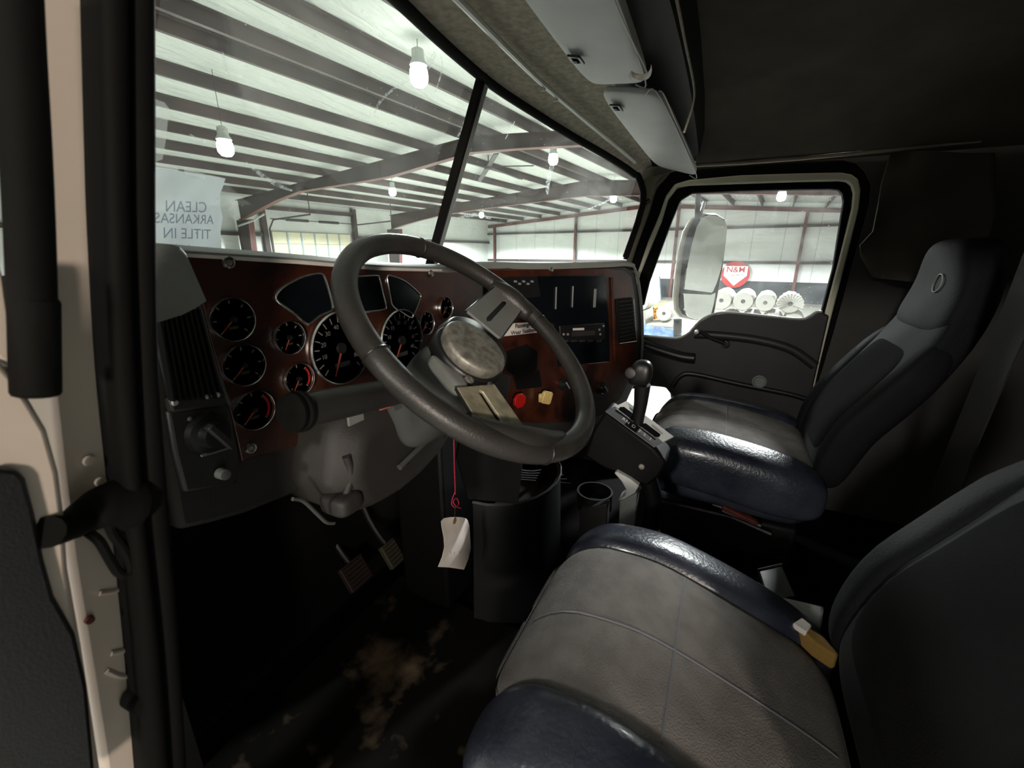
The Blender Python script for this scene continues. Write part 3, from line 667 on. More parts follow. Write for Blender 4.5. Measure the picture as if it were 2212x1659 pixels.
# driver's side door opening: pillar, weather strips
pa = [(75,-40),(95,400),(108,850),(125,1000),(150,1200),(200,1500),(235,1720)]
pb = [(235,-40),(240,400),(255,800),(272,1050),(300,1300),(322,1500),(335,1720)]
mb = MB(); mb.ring([PY(x, y, .45) for x, y in pa], [PY(x, y, .45) for x, y in pb], (0,.05,0), closed=False)
mb.build('door_pillar', MT['cream_paint'], cab, bevel=.004)
la = [(208,-60),(216,300),(222,500),(238,800),(262,1050),(296,1400),(322,1720)]
lb = [(275,-60),(278,300),(281,500),(292,800),(310,1100),(343,1400),(366,1720)]
lc = [(333,-60),(334,300),(334,500),(340,800),(362,1100),(385,1400),(404,1720)]
for nm, A, B, y in (('weather_strip', la, lb, .425), ('inner_weather_strip', lb, lc, .43)):
    rows = []
    for (x0,y0),(x1,y1) in zip(A, B):
        p, q = PY(x0,y0,y), PY(x1,y1,y); r = []
        for k in range(9):
            a = math.pi*k/8; m_ = p.lerp(q, (1-math.cos(a))/2); m_.y -= math.sin(a)*.008; r.append(m_)
        rows.append(r)
    rows = [list(c) for c in zip(*[cr(list(c), 4) for c in zip(*rows)])]
    MB().grid(rows, (0,.03,0)).build(nm, MT['rubber'], cab, smooth=60)
def disc(name, px, py, y, r, m, par, h=.003):
    c = PY(px, py, y); MB().lathe([(r,0),(r*.9,h),(0,h*1.3)], c, (0,-1,0), 18).build(name, m, par)
disc('bolt_head', 193, 995, .449, .0045, MT['cream_paint'], cab); disc('bolt_head', 216, 1040, .449, .004, MT['cream_paint'], cab)
disc('drain_hole', 192, 1338, .449, .0035, MT['rust_red'], cab); disc('door_bumper', 290, 1500, .448, .011, MT['rubber'], cab, .02)
for pts in ([(215,1282),(245,1278),(268,1270),(275,1300),(292,1400),(300,1455)], [(240,1412),(268,1405),(282,1395),(292,1440),(300,1460)], [(230,1450),(262,1462),(300,1455)]):
    MB().tube(cr([PY(x, y, .449) for x, y in pts], 4), .0022, 6).build('stamped_ridge', MT['cream_paint'], cab)
hs = [PY(275,1085,.435), PY(225,1095,.43), PY(185,1115,.43), PY(150,1135,.42), PY(100,1150,.40)]
MB().tube(cr(hs, 4), [.024,.024,.022,.019,.018,.017,.016,.015,.014,.013,.012,.012,.011,.011,.011,.011,.011], 12).build('door_check_strap', MT['rubber'], cab)
MB().tube(cr([PY(x, y, .425) for x, y in ((190,1150),(215,1170),(235,1205),(255,1236),(272,1240),(282,1224),(270,1190),(245,1155),(235,1130))], 4), .0035, 8).build('cable_loop', MT['rubber'], cab)
# ================================================================= driver's door (open)
dd = thing('driver_door', 'open cream truck door with dark inner panel at the left edge', 'door', (-.4, .44, 1.6))
def slab(pts, y, th, m, nm, left=None, bevel=.004):
    P = [PY(a, b, y) for a, b in pts]
    if left is not None: P = [Vector((left, y, P[0].z))] + P + [Vector((left, y, P[-1].z))]
    return MB().prism(P, (0, th, 0)).build(nm, m, dd, bevel=bevel, smooth=30)
slab([(-5,775),(30,810),(70,870),(105,930),(130,1020),(143,1120),(150,1230),(180,1400),(228,1720)], .405, .035, MT['cream_paint'], 'door_shell', -.8)
slab([(-5,1012),(40,1016),(58,1035),(78,1110),(98,1210),(120,1290),(165,1370),(190,1480),(212,1720)], .398, .006, MT['plastic_black'], 'inner_panel', -.75)
slab([(-5,560),(8,600),(22,700),(34,800),(20,790),(-5,770)], .41, .02, MT['cream_paint'], 'window_frame', -.8)
hp_ = [PY(x, y, .40) for x, y in ((30,-120),(42,100),(55,300),(65,500),(72,700),(76,835))]
MB().tube(cr(hp_, 4), .0115, 16).build('grab_bar', MT['rubber'], dd)
MB().tube([PY(74, 640, .40), PY(78,856,.402)], .0122, 16).build('grab_bar_boot', MT['rubber'], dd, bevel=.003)
# ================================================================= passenger door
pd = thing('passenger_door', 'dark passenger door with framed window, crank and lower glass', 'door', (XR, 0, ZF))
MB().ring(LP(loop_ol_in, 1.905), LP(loop_ol_out, 1.905), (.035,0,0), closed=False).build('window_frame', MT['olive_paint'], pd, bevel=.006)
MB().ring(LP(loop_gl, 1.915), LP(loop_ol_in, 1.915), (.03,0,0), closed=False).build('glass_channel', MT['rubber'], pd, bevel=.004)
gl = LP(loop_gl, 1.94); MB().add(gl+[PX(1722,760,1.94), PX(1390,760,1.94)], [list(range(len(gl)+2))])
MB().add(LP([(1385,660)]+loop_gl[1:15]+[(1790,700),(1760,740),(1385,745)], 1.938), [list(range(18))]).build('window_glass', MT['door_glass'], pd, smooth=0)
sill = [(1376,722),(1392,727),(1440,731),(1468,731),(1489,719),(1511,695),(1540,681),(1574,677),(1650,684),(1727,691),(1747,686),(1763,676),(1776,675),(1792,682)]
low = [(1735,932),(1665,922),(1600,905),(1530,893),(1470,880),(1452,856),(1438,838),(1400,832),(1376,828)]
MB().prism([PX(x, y, 1.90) for x, y in sill+low], (.035,0,0)).build('door_panel', MT['plastic_dark'], pd, bevel=.006)
st = cr([PX(x, y-2, 1.895) for x, y in sill[:-1]], 3)
MB().tube(st, .0045, 8).build('sill_trim', MT['plate_silver'], pd)
# moulded shapes on the door panel
def bump_path(pts, r, nm, m, x=1.895, n=4):
    MB().tube(cr([PX(a, b, x) for a, b in pts], n), r, 12).build(nm, m, pd)
bump_path([(1500,722),(1560,725),(1640,735),(1710,755),(1760,790)], .018, 'armrest_ridge', MT['plastic_dark'], 1.905)
bump_path([(1385,742),(1420,755),(1470,770),(1500,774)], .022, 'pull_handle', MT['plastic_black'], 1.89)
bump_path([(1452,835),(1470,812),(1500,808),(1600,830),(1700,850),(1742,862)], .012, 'panel_groove', MT['plastic_black'], 1.905)
MB().lathe([(.016,0),(.014,.02),(0,.022)], PX(1567,742,1.90), (-1,0,0), 20).build('crank_hub', MT['plastic_black'], pd)
MB().tube(cr([PX(1567,742,1.88), PX(1540,732,1.875), PX(1515,718,1.87), PX(1503,714,1.865)], 4), .007, 10).build('crank_arm', MT['plastic_black'], pd)
MB().lathe([(.008,0),(.010,.012),(.007,.022),(0,.024)], PX(1506,716,1.87), (-1,0,0), 16).build('crank_knob', MT['plate_silver'], pd)
c = PX(1640, 824, 1.898)
mb = MB(); mb.lathe([(.016,0),(.024,.002),(.026,.006),(.022,.008),(.018,.003),(0,.002)], c, (-1,0,0), 24); mb.build('door_latch_cup', MT['plastic_grey'], pd)
MB().box(c+Vector((-.008,0,-.002)), (.004,.03,.008)).build('latch_lever', MT['plastic_grey'], pd, bevel=.001)
bump_path([(1455,880),(1530,893),(1600,905),(1665,922),(1733,933)], .004, 'lower_trim', MT['plastic_grey'], 1.895)
# lower side wall with the low peep window
pw = [(1340,905),(1345,862),(1360,842),(1400,834),(1436,837),(1447,847),(1449,862),(1445,900),(1436,950),(1425,985),(1380,1000),(1345,960)]
po = [(1325,910),(1330,850),(1350,826),(1400,822),(1445,825),(1460,838),(1464,862),(1460,905),(1450,960),(1436,1000),(1380,1020),(1330,975)]
MB().ring(LP(pw, 1.905), LP(po, 1.905), (.03,0,0)).build('low_window_frame', MT['plastic_grey'], pd, bevel=.006)
MB().add(LP(pw, 1.93), [list(range(12))]).build('low_window_glass', MT['door_glass'], pd, smooth=0)
zl = [PX(x, y, 1.92) for x, y in ((1464,862),(1460,905),(1450,960),(1436,1000),(1380,1020),(1330,975),(1325,910))]
MB().prism(zl + [Vector((1.92,.42,2.3)), Vector((1.92,.42,1.6)), Vector((1.92,-.36,1.6)), PX(1748,935,1.92), PX(1665,925,1.92), PX(1530,895,1.92)], (.03,0,0)).build('lower_door_panel', MT['plastic_dark'], pd, smooth=0)
# ================================================================= sun visors
def visor(A, B, C_, D, label, strap=False):
    t = thing('sun_visor', label, 'sun visor', (A+B)/2, 'sun visors')
    n = (B-A).cross(D-A).normalized()
    if n.z > 0: n = -n
    def f(x, y, z): 
        a = (x+1)/2; b = (y+1)/2
        return A.lerp(B, a).lerp(D.lerp(C_, a), b) + n*(.011*z*(1-.25*x*x) + .006) 
    mb = MB().pillow(f, 16, 7); mb.build('visor_body', MT['visor_vinyl'], t, smooth=80)
    e1 = (B-A).normalized()
    pts = [D.lerp(A, .03)+n*.014+e1*.01, C_.lerp(B, .03)+n*.014-e1*.03, C_.lerp(B,.2)+n*.016-e1*.008]
    MB().tube(cr([D.lerp(A,.25)+n*.017+e1*.006, pts[0]+e1*.01, pts[1], pts[2]], 6), .0016, 6).build('seam_piping', MT['visor_vinyl'], t)
    return t, n
A = PX(1291,182,1.145); B = PX(1420,352,1.82); C_ = PX(1512,374,1.82); D = PX(1433,190,1.145)
v2, n2 = visor(A, B, C_, D, 'grey passenger sun visor folded up, nearer the passenger window')
A1 = Vector((.42, .30, 2.958)); D1 = Vector((.42, .16, 2.925)); B1 = PX(1277,172,1.115); C1 = PX(1406,166,1.115)
v1, n1 = visor(A1, B1, C1, D1, 'grey driver sun visor folded up at the top of the picture')
def on_visor(px, py, P, n, off=.0185): return PN(px, py, P + n*off, n)
def clip(par, px, py, P, Q, n):
    p = on_visor(px, py, P, n); e = (Q-P).normalized(); f = n.cross(e)
    def w(a, b): return p + e*a + f*b
    mb = MB(); mb.ring([w(a,b) for a, b in ((-.012,-.007),(.012,-.007),(.012,.007),(-.012,.007))], [w(a,b) for a, b in ((-.019,-.013),(.019,-.013),(.019,.013),(-.019,.013))], n*.004)
    mb.build('visor_clip', MT['plastic_dark'], par, bevel=.001)
    MB().box(p+n*.004, (.016,.009,.006), (e, f, n)).build('clip_hook', MT['black_deep'], par, bevel=.001)
clip(v1, 1245, 126, A1.lerp(B1,.9), B1, n1); clip(v2, 1332, 231, A, B, n2)
for par, P, n, pts in ((v1, B1, n1, [(1322,-10),(1352,60),(1386,130),(1398,158)]), (v2, B, n2, [(1424,196),(1436,208),(1462,268),(1490,330),(1502,362)])):
    MB().tube(cr([on_visor(x, y, P, n, .016) for x, y in pts], 5), .0014, 6).build('edge_seam', MT['label_white'], par)
E_ = [on_visor(x, y, B1, n1, .019) for x, y in ((1358,163),(1363,153),(1371,157),(1384,160),(1396,158),(1404,150),(1407,138))]
rows = [[p, p+Vector((.006,-.001,-.007))] for p in cr(E_, 5)]
MB().grid(rows, n1*.0015).build('elastic_strap', MT['label_white'], v1)
MB().prism([PX(x, y, 1.875) for x, y in ((1368,350),(1396,344),(1450,368),(1430,392),(1408,410),(1396,404),(1388,384))], (.02,0,0)).build('corner_trim', MT['pillar_felt'], cab, bevel=.003)
# ================================================================= dashboard
DY = .62
dash = thing('dashboard', 'grey truck dashboard with dark red burl wood panels and chrome ringed gauges', 'dashboard', (1.0, .7, 2.2))
OA = Vector((1.085, .62, 2.4)); OB = Vector((1.75, .33, 2.4)); DT = (OB-OA).normalized(); DN = Vector((DT.y, -DT.x, 0))   # angled centre stack; DN points at the driver
if DN.y > 0: DN = -DN
def C1_(px, py, off=0.0): return PY(px, py, DY-off)
def C2_(px, py, off=0.0): return PN(px, py, OA+DN*off, DN)
# top surface
near = [(.20,.60,2.612),(.324,DY,2.603),(.486,DY,2.592),(.67,DY,2.577),(.88,DY,2.568),(1.085,DY,2.570)]
near = [Vector(p)+Vector((0,-.004,0)) for p in near]
for a, b in ((1180,573),(1310,570),(1352,568),(1371,572)): near.append(C2_(a, b, .004))
near.append(near[-1]+Vector((.05,.10,.0)))
nn = cr(near, 5)
rows = []
for p in nn:
    f = bot_pt(max(.29, min(1.86, p.x))); f.z = p.z-.012; f.y = max(f.y-.0, p.y+.03)
    q = p+Vector((0,.012,.007)); rows.append([p+Vector((0,0,-.012)), p, q, q.lerp(f, .4)+Vector((0,0,.003)), f])
MB().grid(rows).build('dash_top', MT['plastic_grey'], dash, smooth=50)
# dirty pale strip above the wood
MB().prism([C1_(396,547,.007), C1_(640,562,.007), C1_(820,577,.007), C1_(955,582,.007), C1_(955,586,.007), C1_(820,584,.007), C1_(640,570,.007), C1_(400,555,.007)], (0,.004,0)).build('pale_edge_strip', MT['tag_paper'], dash, smooth=0)
# wood panels
w1 = [(398,550),(520,560),(640,568),(820,584),(955,588),(1043,583),(1043,900),(850,905),(706,928),(706,946),(620,970),(540,990),(523,998),(512,950),(500,900),(478,820),(455,740),(438,660),(422,610)]
MB().prism([C1_(*p, .005) for p in w1], (0,.012,0)).build('wood_panel', MT['wood'], dash, bevel=.002)
w2 = [(1043,583),(1180,582),(1310,580),(1348,583),(1364,595),(1372,640),(1378,700),(1374,760),(1360,820),(1342,862),(1300,898),(1240,912),(1150,914),(1043,905)]
MB().prism([C2_(*p, .005) for p in w2], -DN*.012).build('wood_panel', MT['wood'], dash, bevel=.002)
# body behind
bd = [(335,528),(398,538),(640,560),(820,576),(955,580),(1043,575),(1043,980),(960,960),(850,960),(712,1000),(712,1035),(620,1075),(530,1112),(450,1135),(385,1150),(368,1060),(355,950),(345,850),(335,760)]
MB().prism([C1_(*p) for p in bd], (0,.16,0)).build('dash_body', MT['plastic_cover'], dash, bevel=.01)  # same plastic as the dash top, shade put into a darker colour
bd2 = [(1043,576),(1310,574),(1352,573),(1374,585),(1384,640),(1389,700),(1386,770),(1370,835),(1350,880),(1310,930),(1240,990),(1150,1000),(1043,990)]
MB().prism([C2_(*p) for p in bd2], -DN*.16).build('dash_body', MT['plastic_dark'], dash, bevel=.01)
ec = [C2_(x, y, .006) for x, y in ((1368,574),(1378,600),(1385,650),(1388,700),(1386,770),(1372,830))]
MB().tube(cr(ec, 4), .005, 8).build('end_trim', MT['plastic_grey'], dash)
# left cowl corner
cwr = []
for px_r, py_t, py_b in ((330,527,700),(350,527,690),(370,528,680),(388,532,665),(402,548,650)):
    col_ = []
    for k in range(7):
        f = k/6; xx = px_r + (44*(f**1.0) if px_r > 340 else 0)*((px_r-330)/72); p = C1_(xx, py_t+(py_b-py_t)*f, .016+.016*math.sin(f*1.5)); col_.append(p)
    cwr.append([col_[0]+Vector((0,.07,.0))]+col_)
MB().grid(cwr).build('cowl_corner', MT['plastic_grey'], dash, smooth=80)
cw = [(335,527),(396,535),(414,575),(430,620),(442,660),(448,700),(400,700),(335,690)]
lv = [(335,650),(415,652),(432,670),(448,740),(470,810),(494,868),(440,880),(372,886),(352,800),(335,730)]
vt = MB().prism([C1_(*p, .018) for p in lv], (0,.01,0)).build('side_vent', MT['plastic_black'], dash, bevel=.004)
for k in range(9):
    a = C1_(338+k*11, 668, .024); b = C1_(372+k*13, 866-k*.8, .024)
    MB().box((a+b)/2, (.0022, .012, (a-b).length), ((Vector((1,0,0))), Vector((0,1,0)), (a-b).normalized())).build('vent_slat', MT['plastic_black'], vt, smooth=0)
MB().tube(cr([C1_(x, y, .024) for x, y in ((335,652),(412,653),(432,672),(450,745),(472,815),(496,872))], 4), .003, 8).build('vent_rim', MT['plastic_dark'], vt)
# left switch cluster below the vent
sp = MB().prism([C1_(*p, .012) for p in ((362,888),(498,872),(520,1000),(512,1045),(400,1065),(378,980))], (0,.014,0)).build('switch_panel', MT['plastic_dark'], dash, bevel=.004)
MB().prism([C1_(*p, .022) for p in ((366,862),(488,848),(496,866),(488,876),(372,892))], (0,.014,0)).build('vent_slider', MT['plastic_dark'], dash, bevel=.003)
for x, y in ((377,870),(450,856),(468,853)): 
    MB().lathe([(.004,0),(.003,.003),(0,.003)], C1_(x,y,.024), (0,-1,0), 10).build('slider_pin', MT['plate_silver'], dash)
c = C1_(447, 935, .014); MB().lathe([(.028,0),(.026,.01),(.018,.012),(.016,.026),(0,.028)], c, (0,-1,0), 28).build('headlamp_knob', MT['plastic_black'], dash)
MB().box(c+Vector((0,-.03,0)), (.009,.012,.046), (Vector((.85,0,.5)), Vector((0,1,0)), Vector((-.5,0,.85)))).build('knob_grip', MT['plastic_dark'], dash, bevel=.002)
a, b = C1_(435,985,.018), C1_(492,968,.018)
MB().box((a+b)/2, ((b-a).length,.004,.0025), ((b-a).normalized(), Vector((0,1,0)), (b-a).normalized().cross(Vector((0,1,0))))).build('slider_line', MT['plastic_grey'], dash, smooth=0)
MB().lathe([(.008,0),(.007,.014),(0,.016)], C1_(475,1022,.014), (0,-1,0), 16).build('small_button', MT['plastic_grey'], dash)
for x, y in ((410,905),(445,895),(470,905)): MB().lathe([(.003,0),(0,.002)], C1_(x,y,.014), (0,-1,0), 10).build('switch_mark', MT['plastic_grey'], dash)
# gauges
rnd = random.Random(7)
ex, ez, ey = Vector((1,0,0)), Vector((0,0,1)), Vector((0,-1,0))
def gauge(px, py, r, ang, small=True, lab=None, red=False):
    c = C1_(px, py, .006)
    g = MB().lathe([(r*.985,0),(r,.005),(r*.975,.008),(r*.95,.007),(r*.94,.0)], c, ey, 48).build('gauge', MT['chrome'], dash)
    MB().lathe([(r*.95,.0012),(0,.0012)], c, ey, 40).build('dial', MT['gauge_face' if small else 'dial_large'], g)
    mb = MB(); n = 7 if small else 17
    for k in range(n):
        a = R(225 - 270*k/(n-1)); d = ex*math.cos(a)+ez*math.sin(a); s_ = Vector((-d.z, 0, d.x))
        mb.box(c+ey*.0018+d*r*.78, (r*.17, .0016 if small else .002, .0004), (d, s_, ey))
    mb.build('tick_marks', MT['gauge_white'], g, smooth=0)
    if not small:
        for k in range(1, 9):
            a = R(225-270*k/8.5); d = ex*math.cos(a)+ez*math.sin(a); text_mesh('numeral', str(k*10) if lab else str(k*5), c+ey*.0019+d*r*.58, ex, ez, r*.17, MT['gauge_white'], g)
        MB().box(c+ey*.0018-ez*r*.45, (r*.5, r*.13, .0004), (ex, ez, ey)).build('odometer', MT['steel_dark'], g, smooth=0)
    else:
        MB().box(c+ey*.0018-ez*r*.38, (r*.42, r*.13, .0004), (ex, ez, ey)).build('legend', MT['steel_dark'], g, smooth=0)
    a = R(ang); d = ex*math.cos(a)+ez*math.sin(a); s_ = Vector((-d.z, 0, d.x))
    MB().prism([c+ey*.004-s_*r*.035, c+ey*.004+s_*r*.035, c+ey*.004+d*r*.78+s_*r*.012, c+ey*.004+d*r*.78-s_*r*.012], ey*.0008).build('needle', MT['needle_orange'], g, smooth=0)
    MB().lathe([(r*.16,0),(r*.14,.004),(0,.005)], c+ey*.002, ey, 20).build('needle_cap', MT['plastic_black'], g)
    if red:
        MB().ring([c+ey*.0017+(ex*math.cos(R(t))+ez*math.sin(R(t)))*r*.72 for t in range(-40, 50, 10)], [c+ey*.0017+(ex*math.cos(R(t))+ez*math.sin(R(t)))*r*.85 for t in range(-40, 50, 10)], ey*.0003, closed=False).build('red_zone', MT['red_plastic'], g, smooth=0)
gauge(500, 690, .0305, 222, True, 'OIL'); gauge(525, 788, .0305, 222, True, 'WATER'); gauge(547, 885, .0305, 222, True, 'AIR', True)
gauge(622, 729, .0268, 240, True, 'FUEL'); gauge(643, 818, .0268, 235, True, 'VOLTS', True)
gauge(918, 698, .0268, 230, True, 'TEMP'); gauge(960, 665, .0268, 230, True, 'OIL')
gauge(735, 752, .067, 246, False, 'MPH'); gauge(866, 735, .067, 236, False, None)
def lens(pts, nm='warning_light_window'):
    p = cr([C1_(x, y, .006) for x, y in pts], 3, True)
    l = MB().prism(p, (0,.004,0)).build(nm, MT['led_black'], dash, smooth=0)
    MB().tube([q+ey*.001 for q in p], .0017, 8, closed=True).build('chrome_rim', MT['chrome'], l)
lens([(596,638),(608,622),(645,601),(683,591),(697,594),(703,606),(712,636),(718,663),(712,672),(688,683),(670,698),(660,699),(630,674),(600,652)])
lens([(742,600),(776,597),(812,595),(820,603),(827,632),(834,662),(828,669),(795,673),(762,676),(754,668),(748,632)])
lens([(836,600),(845,596),(875,608),(905,634),(907,645),(893,682),(884,685),(866,674),(848,662),(842,642)])
for x, y, f in ((493,567,C1_),(541,968,C1_),(686,926,C1_),(930,590,C1_),(1190,583,C2_),(1374,828,C2_)):
    c = f(x, y, .006); nrm = ey if f is C1_ else DN
    s_ = MB().lathe([(.0085,0),(.0078,.003),(.0055,.0035),(.005,.001)], c, nrm, 24).build('cup_washer', MT['chrome'], dash)
    MB().lathe([(.005,.001),(.004,.003),(0,.0035)], c, nrm, 16).build('screw_head', MT['steel_worn'], s_)
# centre stack details
def s2(pts, off, th, nm, m, par=dash, bevel=.002): return MB().prism([C2_(x, y, off) for x, y in pts], -DN*th).build(nm, m, par, bevel=bevel)
rec = s2([(1098,598),(1195,596),(1308,594),(1316,700),(1318,782),(1206,792),(1198,700),(1170,690),(1108,668)], .008, .006, 'black_radio_panel', MT['led_black'])
for x, y0, y1 in ((1201,620,668),(1237,618,664),(1285,624,664)):
    a, b = C2_(x, y0, .011), C2_(x, y1, .011); MB().box((a+b)/2, (.005 if x < 1280 else .012, .004, (a-b).length), (DT, DN, Vector((0,0,1)))).build('vertical_bar', MT['plastic_grey'], rec, bevel=.001)
rad = s2([(1209,704),(1306,698),(1308,732),(1211,740)], .012, .006, 'radio', MT['plastic_black'], rec)
s2([(1238,709),(1262,708),(1262,713),(1238,714)], .0135, .002, 'display', MT['label_white'], rad, 0)
s2([(1236,716),(1286,714),(1286,724),(1236,727)], .0135, .002, 'cassette_slot', MT['plastic_dark'], rad, 0)
for x, y in ((1217,722),(1226,722),(1294,712),(1303,704),(1296,722)):
    MB().lathe([(.0045,0),(.004,.004),(0,.005)], C2_(x, y, .012), DN, 12).build('radio_button', MT['plastic_grey'], rad)
for k in range(5):
    x = 1216+k*18; s2([(x,735),(x+12,734),(x+12,738),(x,739)], .0135, .002, 'preset_button', MT['plastic_dark'], rad, 0)
sw = s2([(1082,600),(1160,596),(1168,640),(1092,650)], .010, .006, 'switch_block', MT['plastic_black'])
for k in range(5):
    MB().lathe([(.004,0),(.003,.008),(0,.009)], C2_(1112+k*9, 608+(k % 2)*5, .010), DN, 10).build('toggle', MT['plastic_grey'], sw)
a, b = C2_(1321, 600, .008), C2_(1327, 780, .008); MB().tube([a, b], .006, 10).build('wood_rib', MT['wood'], dash)
rv = s2([(1331,646),(1366,642),(1374,736),(1338,742)], .010, .006, 'round_corner_vent', MT['black_deep'])
for k in range(11):
    y = 652+k*8.2; a, b = C2_(1335+k*.5, y, .012), C2_(1366+k*.6, y-3, .012)
    MB().box((a+b)/2, ((a-b).length, .006, .0016), (DT, DN, Vector((0,0,1)))).build('vent_slat', MT['plastic_dark'], rv, smooth=0)
MB().tube([C2_(1368,646,.014), C2_(1375,734,.014)], .0022, 8).build('chrome_edge', MT['chrome'], rv)
MB().tube([C2_(1338,742,.014), C2_(1375,737,.014)], .0016, 8).build('chrome_edge', MT['chrome'], rv)
s2([(1093,760),(1140,744),(1162,760),(1160,800),(1112,812),(1095,800)], .009, .006, 'blank_switch_plate', MT['black_deep'])
s2([(1108,808),(1165,800),(1172,836),(1118,842)], .009, .006, 'blank_switch_plate', MT['black_deep'])
for x, y, r in ((1217,830,.024),(1300,838,.026)):
    c = C2_(x, y, .008); k_ = MB().lathe([(r,0),(r*.98,.004),(r*.72,.006),(r*.66,.02),(0,.022)], c, DN, 26).build('rotary_knob', MT['plastic_black'], dash)
    MB().box(c+DN*.022, (.004,.006,r*1.4), ((DT*.8+Vector((0,0,.6))).normalized(), DN, (Vector((0,0,.8))-DT*.6).normalized())).build('knob_pointer', MT['plastic_grey'], k_, bevel=.001)
# air brake knobs
c = C2_(1113, 862, .008); tv = MB().lathe([(.006,0),(.006,.014)], c, DN, 12).build('brake_valve', MT['plastic_black'], dash)
mb = MB(); mb.prism([c+DN*.014+(DT*math.cos(R(22.5+45*k))+Vector((0,0,1))*math.sin(R(22.5+45*k)))*.025 for k in range(8)], DN*.012); mb.build('red_octagonal_knob', MT['red_plastic'], tv, bevel=.002)
c = C2_(1170, 855, .008); tv = MB().lathe([(.006,0),(.006,.016)], c, DN, 12).build('brake_valve', MT['plastic_black'], dash)
mb = MB(); mb.prism([c+DN*.018+(DT*math.cos(R(25+90*k+dk))+Vector((0,0,1))*math.sin(R(25+90*k+dk)))*.027 for k in range(4) for dk in (-9,9)], DN*.012); mb.build('yellow_square_knob', MT['yellow_plastic'], tv, bevel=.002)
mb = MB().prism([c+DN*.008+(DT*math.cos(R(45+90*k))+Vector((0,0,1))*math.sin(R(45+90*k)))*.021-DT*.009 for k in range(4)], DN*.010).build('knob_backing', MT['yellow_plastic'], tv, bevel=.002)
# seatbelt label
lb_ = [(1080,700),(1178,694),(1182,716),(1084,727)]
lab = s2(lb_, .0075, .001, 'seatbelt_label', MT['label_white'], dash, 0)
lc = (C2_(1080,700,.0085)+C2_(1182,716,.0085)+C2_(1178,694,.0085)+C2_(1084,727,.0085))/4
hh = (C2_(1080,700,.0085)-C2_(1084,727,.0085)).length
text_mesh('lettering', 'Passengers', lc+Vector((0,0,hh*.25)), DT, (0,0,1), hh*.46, MT['label_ink'], lab, bold=.02)
text_mesh('lettering', 'Wear Seatbelts', lc-Vector((0,0,hh*.25)), DT, (0,0,1), hh*.46, MT['label_ink'], lab, bold=.02)
# lower knee area, cables and brackets
MB().prism([PX(x, y, .80) for x, y in ((1000,905),(1100,915),(1130,1000),(1120,1090),(1010,1080),(985,990))], (.03,.02,0)).build('lower_stack_side', MT['black_deep'], dash, bevel=.004)
# ================================================================= steering column and wheel
WC = Vector((.6107, .3561, 2.4668)); WN = Vector((0, -math.sin(R(40.7)), math.cos(R(40.7)))); E1 = Vector((1,0,0)); E2 = Vector((0, math.cos(R(40.7)), math.sin(R(40.7))))
def wp(r, a, h=0): return WC + (E1*math.cos(R(a)) + E2*math.sin(R(a)))*r + WN*h
def wpix(px, py): return PN(px, py, WC, WN)
def wang(px, py): d = wpix(px, py)-WC; return math.degrees(math.atan2(d.dot(E2), d.dot(E1))), d.length
sc = thing('steering_column', 'dark grey steering column shroud with a thick tubular stalk', 'steering column', WC-WN*.2)
def sh_(x, y, z): return WC - WN*(.155 - z*.115) + E1*x*(.070+.010*z) + E2*y*(.062+.006*z)
MB().pillow(sh_, 12, 3.2).build('upper_shroud', MT['plastic_mid'], sc, smooth=80)
def cpoly(l, y): return [PY(q[0], q[1], y) for q in l]
lo_ = [(845,850),(985,868),(985,905),(950,965),(900,1020),(845,1066),(790,1098),(750,1112),(728,1100),(702,1052),(708,1000),(716,940),(740,900)]
F = cpoly(lo_, .54); cm = sum(F, Vector((0,0,0)))/len(F)
Fi = [cm.lerp(p, .72)+Vector((0,-.035,0)) for p in F]
mb = MB(); n_ = len(F); mb.add(F+Fi+[p+Vector((0,.12,0)) for p in F], [list(range(n_, 2*n_))]+[(i, (i+1)%n_, n_+(i+1)%n_, n_+i) for i in range(n_)]+[(i, (i+1)%n_, 2*n_+(i+1)%n_, 2*n_+i) for i in range(n_)])
mb.build('lower_cover', MT['plastic_cover'], sc, bevel=.012, bseg=3, smooth=60)
for l in ([(748,985),(756,1010),(756,1040),(744,1078),(738,1092)], [(768,985),(780,1015),(778,1050),(764,1085),(752,1098)]):
    MB().tube(cr([PY(x, y, .520) for x, y in l], 4), .007, 10).build('cover_rib', MT['plastic_cover'], sc)
MB().tube(cr([PY(x, y, .50) for x, y in ((962,905),(935,938),(900,972),(862,1010))], 4), .006, 10).build('cover_rib', MT['plastic_mid'], sc)
for q in ((880,1000),(966,938)): MB().lathe([(.004,0),(.003,.002),(0,.002)], PY(*q, .504), (0,-1,0), 10).build('cover_screw', MT['plastic_black'], sc)
MB().pillow(lambda x, y, z: PY(738, 1082, .53)+Vector((x*.026, y*.03, z*.018)), 8, 4).build('tilt_bracket', MT['plastic_cover'], sc, smooth=80)
MB().tube(cr([PY(x, y, .53) for x, y in ((632,1078),(655,1082),(685,1110),(705,1128),(722,1130))], 4), .003, 8).build('cable', MT['plastic_mid'], sc)
a, b = PY(872, 842, .46), PY(650, 888, .445)
d_ = (b-a).normalized()
MB().tube([a, a.lerp(b,.5), b], [.0215,.022,.022], 24).build('stalk', MT['plastic_dark'], sc, bevel=.003)
MB().lathe([(.022,-.004),(.0255,.0),(.0255,.005),(.022,.007),(.024,.010),(.024,.015),(.017,.018),(.005,.019),(0,.017)], b, d_, 30).build('stalk_cap', MT['rubber'], sc)
MB().box(PY(768, 903, .47), (.03,.004,.016)).build('stalk_label', MT['plastic_grey'], sc, bevel=.001)
MB().tube([PY(820,880,.5), PY(845,872,.48)], .006, 8).build('orange_lever', MT['needle_orange'], sc)
